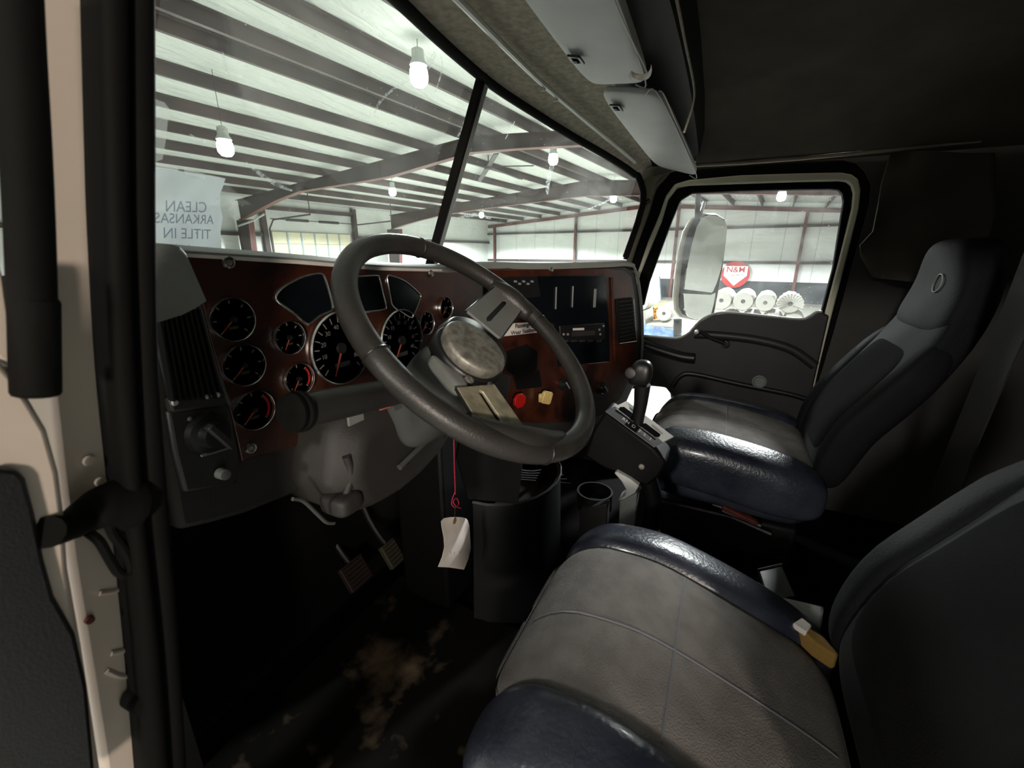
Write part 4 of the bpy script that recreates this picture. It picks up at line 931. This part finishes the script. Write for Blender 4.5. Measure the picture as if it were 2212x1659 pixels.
# wheel
sw_ = thing('steering_wheel', 'large black leather steering wheel with worn metal spokes and hub cap', 'steering wheel', WC)
NS = 96; RR = .228
ring = [wp(RR, 360*k/NS) for k in range(NS)]
MB().tube(ring, .0172, 20, closed=True).build('rim', MT['wheel_leather'], sw_, smooth=80)
for p in ((915,548),(812,768),(1172,692),(1180,985)):
    a, r = wang(*p); q = [wp(RR + 0.0178*math.cos(t), a, 0.0178*math.sin(t)) for t in [2*math.pi*k/24 for k in range(24)]]
    MB().tube(q, .0011, 6, closed=True).build('rim_seam', MT['plastic_black'], sw_)
# thicker inner pads where the spokes meet the rim
for p, w in (((1120,932), 24), ((1110,640), 14)):
    a, r = wang(*p)
    MB().tube([wp(RR-.014, a+w*k/6) for k in range(-6, 7)], [.011+.013*math.cos(math.pi*k/13) for k in range(-6, 7)], 14).build('spoke_pad', MT['wheel_leather'], sw_, smooth=80)
hubc = WC + WN*-.012
MB().lathe([(.060,-.085),(.064,-.07),(.066,-.02),(.060,.0),(.055,.004),(0,.006)], hubc, WN, 40).build('hub', MT['plastic_black'], sw_)
HC = PN(1027, 749, WC+WN*.014, WN)
MB().lathe([(.052,-.014),(.054,-.006),(.054,.0),(.052,.003),(.050,.004),(.03,.0052),(0,.0055)], HC, WN, 56).build('hub_cap', MT['steel_worn'], sw_)
MB().lathe([(.060,-.03),(.0605,-.018),(.058,-.014)], HC, WN, 40).build('hub_collar', MT['plastic_black'], sw_)
def spoke(pin, pout, w0, w1, pl_):
    a = wpix(*pin); b = wpix(*pout); d = (b-a).normalized(); s_ = WN.cross(d).normalized(); L_ = (b-a).length
    def q(t, u, h=0): return a + d*t*L_ + s_*u*(w0+(w1-w0)*t)/2 + WN*h
    # slotted plate as ring around a slot plus rounded outside
    ou = [q(0,-1),q(.3,-1),q(.7,-1),q(1,-1),q(1,0),q(1,1),q(.7,1),q(.3,1),q(0,1),q(0,0)]
    inn = [q(.16,-.12),q(.35,-.12),q(.65,-.12),q(.80,-.12),q(.86,0),q(.80,.12),q(.65,.12),q(.35,.12),q(.16,.12),q(.10,0)]
    o = MB().ring(inn, ou, WN*.005).build('spoke', MT['spoke_metal'] if pl_ else MT['plastic_grey'], sw_, bevel=.001)
    MB().prism([q(.08,-.2,-.004),q(.88,-.2,-.004),q(.88,.2,-.004),q(.08,.2,-.004)], WN*.003).build('slot_back', MT['plastic_black'], o, smooth=0)
    for u in (-1, 1): MB().tube([q(0,u,.002), q(1,u,.002)], .0025, 6).build('spoke_edge', MT['plastic_black'], o)
spoke((1026,838), (1086,930), .078, .082, True)
spoke((1042,705), (1098,645), .075, .072, False)
for x, y in ((1010,824),(1058,838)):
    MB().lathe([(.008,0),(.007,.006),(.004,.007),(0,.005)], PN(x, y, WC-WN*.006, WN), WN, 14).build('spoke_bolt', MT['steel_worn'], sw_)
MB().prism([PN(x, y, WC-WN*.01, WN) for x, y in ((990,795),(1098,818),(1090,868),(1000,838))], WN*.008).build('hub_bracket', MT['plastic_black'], sw_, bevel=.002)
def sgb(x,y,z): 
    a = PN(955,790,WC-WN*.02,WN); b = PN(985,832,WC-WN*.012,WN); d=(b-a).normalized(); s_=WN.cross(d).normalized()
    return (a+b)/2 + d*x*.040 + s_*y*(.016-.004*x) + WN*z*.012
MB().pillow(sgb, 8, 4).build('horn_lever', MT['plastic_grey'], sw_, smooth=80)
# ================================================================= key tag
KY = .50
kt = thing('key_tag', 'cream paper tag hanging on a red string from the steering column', 'tag', PY(982, 1118, KY))
sg = [PY(980,940,KY), PY(981,1000,KY), PY(983,1050,KY), PY(983,1068,KY)]
MB().tube(sg, .0013, 6).build('string', MT['red_string'], kt)
lp = [PY(x, y, KY+dy) for x, y, dy in ((983,1062,0),(977,1078,.002),(976,1090,0),(984,1096,-.002),(991,1088,0),(986,1076,.003),(979,1084,.003),(986,1094,0),(996,1098,.002))]
MB().tube(cr(lp, 4), .0011, 6).build('string_knot', MT['red_string'], kt)
MB().tube([PY(983,1094,KY), PY(982,1126,KY-.001)], .0005, 6).build('wire', MT['steel_dark'], kt)
tg = [[(953,1126),(1010,1124)],[(955,1140),(1014,1136)],[(957,1160),(1014,1160)],[(955,1180),(1013,1182)],[(950,1202),(1008,1205)],[(945,1224),(1001,1230)]]
rows = []
for i, (l, r) in enumerate(tg):
    a, b = PY(*l, KY), PY(*r, KY); dy = [0,-.002,-.005,-.007,-.004,.001][i]; rows.append([a.lerp(b, k/6)+Vector((0, dy+.003*math.sin(k+i), 0)) for k in range(7)])
rows.insert(0, [PY(x, y, KY) for x, y in ((958,1120),(966,1118),(974,1117),(982,1117),(992,1117),(1001,1118),(1007,1120))])
MB().grid(rows, (0,.0006,0)).build('tag_card', MT['tag_paper'], kt)
MB().lathe([(.0035,0),(.0065,0),(.0065,.001),(.0035,.0012)], PY(982,1126,KY-.002), (0,-1,0), 18).build('eyelet', MT['foam_yellow'], kt)
for k, (x, y) in enumerate(((974,1190),(981,1192),(992,1190))):
    p_ = PY(x, y, KY-.0105)
    MB().tube([p_+Vector((.0025*(1 if q % 2 else -1), 0, -.002*q)) for q in range(6)], .0003, 4).build('handwriting', MT['ink_grey'], kt)
# ================================================================= paper on the windshield
pt = thing('paper_note', 'white paper sheet taped outside the windshield, writing seen from behind', 'paper', PY(415, 450, .66))
def gy(px, py):  # point just in front of the curved glass
    d = ray(px, py); best = None
    y = .6
    for _ in range(40):
        p = CAM + d*(y/d.y); zt = at_x(TOP, p.x).z; f = max(0, min(1, (zt-p.z)/(zt-2.545))); a = at_x(TOP, p.x).y; b = bot_pt(p.x).y
        y = .5*y + .5*(a+(b-a)*f + .02*math.sin(math.pi*f) + .012)
    return CAM + d*(y/d.y)
rt = [(492,385),(489,400),(480,420),(478,440),(482,470),(478,500),(482,532),(485,560)]
rows = []
for i, (x, y) in enumerate(rt):
    l = (300, y-32+i*3.5); rows.append([gy(l[0]+(x-l[0])*k/10, l[1]+(y-l[1])*k/10) + Vector((0,.004+.003*math.sin(k*1.3+i), 0)) for k in range(11)])
MB().grid(rows).build('sheet', MT['paper_sheet'], pt)
for txt, x, y, s in (('CLEAN', 402, 448, .021), ('ARKANSAS', 400, 474, .019), ('TITLE IN', 405, 506, .021)):
    p = gy(x, y)+Vector((0,-.002,0)); e = (gy(x+30, y+1)-gy(x-30, y-1)).normalized(); u = (gy(x, y-15)-gy(x, y+15)).normalized()
    text_mesh('writing', txt, p, e, u, s, MT['ink_through'], pt, mirror=True)
for l in ([(398,362),(442,377),(440,391),(396,376)], [(330,350),(385,362),(384,372),(330,362)]):
    MB().add([gy(*p)+Vector((0,-.001,0)) for p in l], [(0,1,2,3)]).build('tape', MT['clear'], pt, smooth=0)
st_ = MB().add([gy(*p)+Vector((0,-.003,0)) for p in ((332,215),(352,222),(362,235),(356,300),(348,345),(332,350))], [list(range(6))]).build('toll_pouch', MT['clear'], smooth=0)
tag(st_, 'clear plastic pouch stuck on the windshield beside the driver pillar', 'pouch')
# ================================================================= seats
def seat(name, label, cx, cy, zc, tl=.38):
    def tz(y):
        q = .05-(y-cy); return -tl*(q+math.sqrt(q*q+.0016))/2
    t = thing(name, label, 'seat', (cx, cy, ZF))
    W2, D2 = .172, .235
    def crown(u, v):
        # u across -1..1, v depth -1 (rear) .. 1 (front)
        return -.030*u*u*0 + .012*(1-v*v) - .055*max(0, v-.55)**2/.2
    def cush(x, y, z):
        wf = 1 - .06*y; return Vector((cx + x*W2*wf, cy + y*D2, zc - .055 + z*.06 + crown(x, y)*(z > 0) + tz(cy + y*D2)))
    MB().pillow(cush, 20, 8).build('seat_cushion', MT['seat_fabric'], t, smooth=80)
    for s in (-1, 1):
        def bol(x, y, z, s=s):
            return Vector((cx + s*(W2+.042) + x*.062 - s*.014*y, cy - .01 + y*D2*1.03, zc - .062 + z*.072 + .012*(z > 0) - s*x*.014 - .05*max(0, y-.6)**2/.16*(z>-.5) + tz(cy + y*D2)))
        MB().pillow(bol, 18, 3.2).build('seat_bolster', MT['leather_navy'], t, smooth=80)
    def under(x, y, z): return Vector((cx + x*(W2+.04), cy - .01 + y*(D2+.01), zc - .15 + z*.06 + tz(cy + y*D2)*.6))
    MB().pillow(under, 12, 5).build('seat_skirt', MT['leather_navy'], t, smooth=80)
    # stitched seams of the cushion
    def zt(x, y): 
        u = (x-cx)/W2; v = (y-cy)/D2; return zc - .055 + .06*max(.2, 1-abs(u)**8-abs(v)**8)**.125 + crown(u, v) + tz(y)
    def stitch(p, q):
        P = [Vector((p[0]+(q[0]-p[0])*k/40, p[1]+(q[1]-p[1])*k/40, 0)) for k in range(41)]
        for v in P: v.z = zt(v.x, v.y) - .0002
        MB().tube(P, .0017, 5).build('stitched_seam', MT['ink_grey'], t)
    for dx in (-.03,): stitch((cx+dx, cy+D2*.9), (cx+dx+.03, cy-D2*.9))
    stitch((cx-W2*.86, cy+.0), (cx+W2*.86, cy+.0))
    # backrest : centre line follows a curve that leans back, then stands up again
    prof = cr([Vector((0, y_, z_)) for y_, z_ in ((-.205,-.09),(-.218,0),(-.248,.10),(-.300,.19),(-.352,.28),(-.392,.37),(-.412,.46),(-.408,.55))], 6)
    Ls = [0]
    for a_, b_ in zip(prof, prof[1:]): Ls.append(Ls[-1]+(b_-a_).length)
    def bc(h, x, f):
        # h 0..1 up the back, x across (m), f forward of the bolster front line (m)
        s_ = max(0, min(.9999, h))*Ls[-1]; k = 0
        while k < len(Ls)-2 and Ls[k+1] < s_: k += 1
        p = prof[k].lerp(prof[k+1], (s_-Ls[k])/(Ls[k+1]-Ls[k])); d = (prof[min(k+2,len(prof)-1)]-prof[max(0,k-1)]).normalized()
        n = Vector((0, d.z, -d.y)); over = (h-max(0,min(1,h)))*Ls[-1]
        return Vector((cx+x, cy+p.y, zc+p.z)) + n*f + d*over
    def wid(h): return .195 - .075*max(0, h-.55)/.45
    MB().pillow(lambda x, y, z: bc((y+1)/2*1.0, x*wid((y+1)/2), z*.045-.055), 18, 5).build('backrest', MT['leather_back'], t, smooth=80)
    MB().pillow(lambda x, y, z: bc(.12+.50*(y+1)/2, x*.135, z*.02-.024), 14, 6).build('backrest_insert', MT['back_fabric'], t, smooth=80)
    for s in (-1, 1):
        MB().pillow(lambda x, y, z, s=s: bc(.02+.66*(y+1)/2, s*(wid((y+1)/2*.68)-.018) + x*.034, z*.045-.045), 14, 3.2).build('backrest_bolster', MT['leather_back'], t, smooth=80)
    MB().pillow(lambda x, y, z: bc(.68+.33*(y+1)/2, x*(wid(.68+.33*(y+1)/2)+.004), z*.05-.048), 14, 4).build('headrest', MT['leather_back'], t, smooth=80)
    MB().tube([bc(.86+math.sin(a)*.032, math.cos(a)*.022-.06, .004) for a in [2*math.pi*k/24 for k in range(24)]], .0018, 6, closed=True).build('round_emblem', MT['plastic_grey'], t)
    # base
    MB().box((cx, cy-.02, zc-.30), (.34,.40,.12)).build('suspension_frame', MT['plastic_black'], t, bevel=.01)
    MB().tube([(cx, cy-.02, zc-.25), (cx, cy-.02, ZF)], .07, 20).build('pedestal', MT['plastic_black'], t)
    MB().box((cx, cy-.02, ZF+.012), (.36,.44,.024)).build('base_plate', MT['plastic_black'], t, bevel=.004)
    return t
SX, SY, SZ = .545, .0, 2.06
ds = seat('driver_seat', 'driver seat with grey quilted fabric cushion and worn navy leather sides, in the foreground', SX, SY, SZ)
ps = seat('passenger_seat', 'passenger seat with navy leather sides beside the far door', 1.48, -.055, 2.075, .14)
# worn creases in the driver's seat leather
rnd = random.Random(3)
for k in range(7):
    p = Vector((SX-.235+rnd.uniform(-.01,.02), -.02-.022*k, SZ+.0))
    q = [p + Vector((.012*j*.6, rnd.uniform(-.006,.006), -.002*j+.0)) for j in range(5)]
# foam showing at the rear corner of the driver's cushion
fm = [PZ(x, y, 1.995) for x, y in ((1722,1352),(1736,1346),(1780,1374),(1814,1412),(1804,1416),(1760,1388))]
MB().prism(fm, (0,0,-.03)).build('exposed_foam', MT['foam_yellow'], ds, bevel=.004)
MB().prism([PZ(x, y, 1.999) for x, y in ((1712,1346),(1732,1333),(1754,1350),(1742,1366))], (0,0,-.01)).build('torn_lining', MT['tag_paper'], ds, bevel=.002)
MB().prism([PZ(x, y, 1.955) for x, y in ((1650,1284),(1700,1290),(1782,1308),(1775,1350),(1740,1332),(1690,1338))], (0,0,-.03)).build('worn_side_panel', MT['visor_vinyl'], ds, bevel=.006)
# orange lever and small marks on the passenger seat
c = PX(1631, 1046, 1.215)
MB().box(c, (.02,.014,.026), (Vector((1,0,0)), Vector((0,.8,.6)), Vector((0,-.6,.8)))).build('orange_lever', MT['needle_orange'], ps, bevel=.003)
mb = MB().box(PX(1598,1112,1.27), (.02,.10,.014), (Vector((1,0,0)), Vector((0,.96,.28)), Vector((0,-.28,.96)))).build('red_lever', MT['rust_red'], ps, bevel=.003)
for k in range(4):
    MB().tube([PX(1520+k*20,1075+k*14,1.30), PX(1600+k*22,1100+k*18,1.28)], .006, 8).build('scissor_arm', MT['plastic_dark'], ps)
# ================================================================= shifter tower
st = thing('shifter_tower', 'black gear selector tower with silver gate plate and knob lever', 'gear shifter', (1.06, .12, ZF))
XA, XB = 1.035, 1.105
q0, q1, q2, q3 = PX(1306,890,XA), PX(1352,868,XB), PX(1454,946,XB), PX(1412,968,XA)
nn_ = (q1-q0).cross(q3-q0).normalized()
if nn_.z < 0: nn_ = -nn_
MB().prism([q0+nn_*.002, q1+nn_*.002, q2+nn_*.002, q3+nn_*.002], nn_*.004).build('gate_plate', MT['plate_silver'], st, bevel=.002)
def gl_(a, b, h=0): return q0.lerp(q1, b).lerp(q3.lerp(q2, b), a) + nn_*h
MB().prism([gl_(a, b, .0065) for a, b in ((.0,-.02),(1,-.02),(1,.40),(.86,.44),(.5,.40),(.1,.44),(0,.40))], nn_*.001).build('gate_label', MT['plastic_black'], st, smooth=0)
for a0, a1 in ((.06,.42),(.52,.88)):
    P = [gl_(a, .52+.13*s, .0072) for a, s in ((a0+.03,-1),(a1-.03,-1),(a1,0),(a1-.03,1),(a0+.03,1),(a0,0))]
    MB().prism(P, nn_*.0005).build('gate_slot', MT['gloss_black'], st, smooth=0)
    MB().tube([gl_(a0, .34, .008), gl_(a1, .34, .008)], .001, 6).build('slot_line', MT['chrome'], st)
ex_ = (q3-q0).normalized(); ey_ = nn_.cross(ex_)
for a, s in ((.30,'R'),(.38,'N'),(.50,'D'),(.62,'3'),(.72,'2'),(.84,'1')):
    text_mesh('gate_letter', s, gl_(a, .16, .008), ex_, ey_, .014, MT['label_white'], st)
MB().box(gl_(.25, .85, .0065), (.035, .0035, .0008), (ex_, ey_, nn_)).build('gate_script', MT['visor_vinyl'], st, smooth=0)
MB().box(gl_(.72, .85, .0065), (.035, .0035, .0008), (ex_, ey_, nn_)).build('gate_script', MT['visor_vinyl'], st, smooth=0)
b0, b1 = PX(1262,1000,XA-.005), PX(1395,1100,XA-.005)
lo = [PX(x, y, XA) for x, y in ((1306,890),(1412,968),(1440,1000),(1425,1030),(1398,1052),(1300,1010),(1262,985),(1280,930))]
MB().prism(lo, (XB-XA+.03,0,0)).build('tower_body', MT['black_deep'], st, bevel=.008)
MB().lathe([(.008,0),(.007,.003),(0,.004)], PX(1386,1008,XA-.001), (-1,0,0), 12).build('tower_screw', MT['steel_worn'], st)
lv0, lv1, lv2 = PX(1376,918,1.07), PX(1384,870,1.068), PX(1388,830,1.062)
MB().tube([lv0, lv1, lv2], [.0145,.017,.020], 16).build('lever', MT['plastic_black'], st)
kc = PX(1384, 806, 1.06)
def kn(x, y, z): return kc + Vector((x*.024, y*.028*(1-.1*z), z*.034)) + Vector((0, -.004*z, 0))
MB().pillow(kn, 12, 2.6).build('lever_knob', MT['plastic_black'], st, smooth=80)
kb = PX(1362, 806, 1.038); MB().lathe([(.014,0),(.013,.004),(.009,.006),(0,.004)], kb, (-.95,.1,.2), 20).build('knob_button', MT['plastic_dark'], st)
MB().tube([PX(1392,1000,1.07), PX(1412,1070,1.07), PX(1402,1160,1.07)], .022, 14).build('support_post', MT['black_deep'], st)
p_ = PX(1402,1160,1.07); MB().tube([p_, Vector((p_.x, p_.y, ZF))], .022, 14).build('support_post', MT['black_deep'], st)
# ================================================================= centre console / engine cover
ec_ = thing('engine_cover', 'dark grey moulded console bin between the seats under the dash', 'console', (1.06, .42, ZF))
lip = [(1008,990),(1010,1040),(1035,1075),(1090,1095),(1150,1108),(1215,1103)]
fr = [PY(x, y, .40-.0*i) for i, (x, y) in enumerate(lip)]
front = []
for i in range(13):
    a = math.pi*(i/12); 
    front.append(Vector((1.02 - .19*math.cos(a), .52 - .16*math.sin(a), 0)))
rows = [[Vector((p.x, p.y, z)) + Vector(((p.x-1.02)*k, (p.y-.52)*k, 0)) for z, k in ((1.98,.02),(1.985,0),(1.96,0.0),(1.85,.02),(1.7,.05),(ZF,.07))] for p in front]
MB().grid(rows, None).build('bin_wall', MT['plastic_black'], ec_, smooth=50)
rows = [[Vector((p.x, p.y, 1.98)) + Vector(((p.x-1.02)*.02, (p.y-.52)*.02, 0)), Vector((p.x-(p.x-1.02)*.06, p.y-(p.y-.52)*.06, 1.975)), Vector((p.x-(p.x-1.02)*.08, p.y-(p.y-.52)*.08, 1.90))] for p in front]
MB().grid(rows).build('bin_lip', MT['plastic_dark'], ec_, smooth=50)
MB().prism([Vector((p.x, p.y, 1.91)) for p in front], (0,0,-.01)).build('bin_floor', MT['plastic_black'], ec_, smooth=0)
MB().box((1.02, .68, 1.92), (.42,.16,.62)).build('back_panel', MT['black_deep'], ec_, bevel=.01)
for k in range(5):
    MB().tube(cr([PY(1098+k*3,1010+k*6,.46), PY(1150,1018+k*5,.45), PY(1200+k*8,1008+k*9,.45)], 4), .003, 6).build('cable', MT['plastic_black'], ec_)
MB().tube([PY(1103,1020,.45), PY(1102,1043,.45)], .0035, 8).build('white_connector', MT['label_white'], ec_)
MB().lathe([(.016,0),(.015,.004),(0,.004)], PY(1032,998,.505), (0,-1,.1), 20).build('grommet', MT['plastic_black'], ec_)
# cup holder
ch = thing('cup_holder', 'grey plastic cup holder bracket beside the gear selector', 'cup holder', PX(1320, 1080, 1.0))
hook = [(1326,1022),(1342,1040),(1352,1058),(1350,1072),(1334,1082),(1352,1078),(1372,1066),(1380,1050),(1362,1036),(1332,1019)]
MB().prism([PX(x, y, 1.02) for x, y in hook], (.05,0,0)).build('bracket_arm', MT['visor_vinyl'], ch, bevel=.003)
MB().prism([PX(x, y, 1.03) for x, y in ((1338,1082),(1376,1066),(1372,1130),(1365,1170),(1335,1170))], (.04,0,0)).build('bracket_leg', MT['plastic_grey'], ch, bevel=.004)
MB().prism([PX(x, y, .99) for x, y in ((1252,1102),(1312,1088),(1310,1150),(1300,1200),(1248,1200))], (.03,0,0)).build('holder_cup', MT['plastic_cover'], ch, bevel=.004)
c = PX(1285,1060,1.06); MB().lathe([(.045,0),(.05,.0),(.05,-.05),(.044,-.05),(.045,0)], c, (0,0,1), 30).build('cup_ring', MT['plastic_black'], ch)
# pale block added to stand in for the lit patch of passenger floor
pb_ = [PZ(x, y, 1.70) for x, y in ((1408,1028),(1440,1020),(1476,1072),(1428,1142),(1392,1120))]
tag(MB().prism([Vector((p.x, p.y, ZF)) for p in pb_], (0,0,.10)).build('lit_floor_block', MT['visor_vinyl'], bevel=.008), 'pale block standing in for lit passenger floor between selector post and seat', 'box')
# phone-like black device between the seats
dv = [PZ(x, y, 1.95) for x, y in ((1637,1232),(1690,1220),(1722,1290),(1660,1302))]
t = thing('document_box', 'small black upright box with a bright edge between the two seats', 'box', dv[3])
MB().prism([Vector((p.x, p.y, ZF)) for p in dv], (0,0,.35)).build('box_body', MT['plastic_black'], t, bevel=.004)
MB().tube([dv[0]+Vector((0,0,.001)), dv[1]+Vector((0,0,.001))], .0025, 6).build('bright_edge', MT['chrome'], t)
# ================================================================= pedals, mat
def pedal(px, py, z, w, h, m, label, nm):
    c = PZ(px, py, z); t = thing(nm, label, 'pedal', c); a = Vector((1,0,0)); b = Vector((0,.55,.83)).normalized(); n = a.cross(b)
    MB().box(c, (w, h, .018), (a, b, n)).build('pad', m, t, bevel=.003)
    mb = MB()
    for k in range(6): mb.box(c + b*(h*(k-2.5)/6.5) + n*-.010*1, (w*.85,.004,.006), (a, b, n)); mb.box(c + b*(h*(k-2.5)/6.5) + n*.010*1, (w*.85,.004,.006), (a, b, n))
    mb.build('pad_ribs', m, t, smooth=0)
    MB().tube(cr([c+b*h*.3, c+Vector((0,.08,.10)), c+Vector((0,.16,.30))], 4), .009, 8).build('pedal_arm', MT['plastic_black'], t)
mat('pedal_rubber', '3a3628', .7, bump=.8, bscale=150); mat('pedal_brown', '261612', .7, bump=.8, bscale=150)
pedal(846, 1196, 1.73, .055, .075, MT['pedal_rubber'], 'olive rubber accelerator pedal nearest the console', 'accelerator_pedal')
pedal(768, 1238, 1.72, .08, .075, MT['pedal_brown'], 'dark red-brown brake pedal left of the accelerator', 'brake_pedal')
rows = []
rnd = random.Random(9)
for i in range(21):
    rows.append([Vector((.24+.60*i/20, .80-.65*j/20, ZF+.012+.006*rnd.random()+.02*max(0,(4-j))/4)) for j in range(21)])
mfm = bpy.data.materials.new('muddy_mat'); mfm.use_nodes = True; nt = mfm.node_tree; b_ = nt.nodes['Principled BSDF']
tc = nt.nodes.new('ShaderNodeTexCoord'); n1 = nt.nodes.new('ShaderNodeTexNoise'); n1.inputs['Scale'].default_value = 14; n1.inputs['Detail'].default_value = 8; n1.inputs['Distortion'].default_value = .2
nt.links.new(tc.outputs['Object'], n1.inputs['Vector'])
vm = nt.nodes.new('ShaderNodeVectorMath'); vm.operation = 'DISTANCE'; mc = PZ(850, 1420, ZF+.01); vm.inputs[1].default_value = mc; nt.links.new(tc.outputs['Object'], vm.inputs[0])
mr = nt.nodes.new('ShaderNodeMapRange'); mr.inputs[1].default_value = .16; mr.inputs[2].default_value = .0; mr.inputs[3].default_value = -.12; mr.inputs[4].default_value = .16; nt.links.new(vm.outputs['Value'], mr.inputs[0])
ad = nt.nodes.new('ShaderNodeMath'); nt.links.new(n1.outputs['Fac'], ad.inputs[0]); nt.links.new(mr.outputs[0], ad.inputs[1])
rp = nt.nodes.new('ShaderNodeValToRGB'); e_ = rp.color_ramp.elements; e_[0].position = .48; e_[0].color = (*srgb('0c0a08'), 1); e_[1].position = .86; e_[1].color = (*srgb('75634f'), 1)
nt.links.new(ad.outputs[0], rp.inputs['Fac']); nt.links.new(rp.outputs['Color'], b_.inputs['Base Color']); b_.inputs['Roughness'].default_value = .9; b_.inputs['Specular IOR Level'].default_value = .1
tag(MB().grid(rows, (0,0,-.01)).build('floor_mat', mfm), 'black rubber floor mat with a dried tan mud stain below the pedals', 'floor mat')
# ================================================================= belt, cloth
bt = thing('seat_belt', 'dark grey seat belt strap hanging behind the driver seat at the right edge', 'seat belt', PY(2100, 800, -.45))
bl = [(2240,470),(2175,640),(2120,780),(2060,930),(2000,1080)]; br = [(2300,500),(2235,680),(2170,820),(2110,960),(2060,1100)]
MB().ring([PY(x, y, -.47) for x, y in bl], [PY(x, y, -.47) for x, y in br], (0,-.003,0), closed=False).build('webbing', MT['belt_web'], bt)
co = [[(1925,330),(2000,325),(2080,330),(2150,330)],[(1905,395),(1985,400),(2080,410),(2150,410)],[(1898,440),(1960,445),(2060,460),(2150,460)],[(1886,500),(1925,480),(2040,500),(2140,500)],[(1858,530),(1925,520),(2020,540),(2120,540)],[(1860,556),(1920,560),(2000,575),(2090,570)],[(1885,600),(1935,605),(1990,610),(2060,600)]]
rows = [[PX(x, y, 1.84-.05*math.sin(j*1.4+i*.9)) for j, (x, y) in enumerate(r)] for i, r in enumerate(co)]
rows = [cr(r, 4) for r in rows]
tag(MB().grid(rows, (.01,0,0)).build('draped_cloth', MT['headliner'], smooth=80), 'dark cloth hanging on the wall behind the passenger door above the seat', 'cloth')
# ================================================================= outside mirror
XM = 2.30
mo = thing('side_mirror', 'tall cream truck side mirror seen through the passenger window', 'mirror', PX(1515, 575, XM))
MO = PX(1515, 575, XM); MN = Vector((-.62,-.785,0)); MR = Vector((-.785,.62,0))
def mp_(l, x): return [PN(a, b, MO-MN*(x-XM), MN) for a, b in l]
body = [(1462,640),(1466,600),(1474,540),(1484,500),(1500,472),(1520,459),(1548,460),(1566,470),(1573,486),(1571,520),(1563,580),(1552,640),(1545,680),(1535,696),(1500,692),(1474,686),(1464,670)]
MB().prism(mp_(body, XM+.02), -MN*.035).build('mirror_shell', MT['mirror_white'], mo, bevel=.012)
bz = [(1476,640),(1480,600),(1487,540),(1496,500),(1508,474),(1526,463),(1550,464),(1565,473),(1571,488),(1569,520),(1561,580),(1550,640),(1543,676),(1533,690),(1505,687),(1484,680),(1476,665)]
MB().prism(mp_(bz, XM-.012), -MN*.03).build('bezel', MT['rubber'], mo, bevel=.003)
m1_ = [(1478,625),(1484,580),(1494,530),(1505,490),(1516,470),(1532,464),(1555,468),(1567,478),(1571,492),(1566,540),(1558,580),(1548,612),(1540,630),(1537,632)]
MB().prism(mp_(m1_, XM-.016), -MN*.008).build('mirror_glass', MT['mirror_glass'], mo, smooth=0)
m2_ = [(1478,634),(1536,637),(1546,632),(1541,660),(1535,682),(1528,692),(1505,690),(1488,684),(1479,670)]
MB().prism(mp_(m2_, XM-.016), -MN*.008).build('convex_mirror_glass', MT['mirror_glass'], mo, smooth=0)
MB().tube(mp_([(1510,330),(1508,420),(1506,475)], XM+.02), .012, 10).build('mirror_bracket', MT['steel_dark'], mo)
MB().tube(mp_([(1522,436),(1514,462)], XM+.02), .008, 10).build('mirror_bracket', MT['chrome'], mo)
MB().tube(mp_([(1464,690),(1462,760)], XM+.02), .02, 10).build('mirror_bracket', MT['steel_dark'], mo)
MB().tube([PX(1510,330,XM+.02), PX(1480,330,1.97)], .012, 10).build('mirror_bracket', MT['steel_dark'], mo)
MB().tube([PX(1462,760,XM+.02), PX(1440,800,1.97)], .02, 10).build('mirror_bracket', MT['steel_dark'], mo)
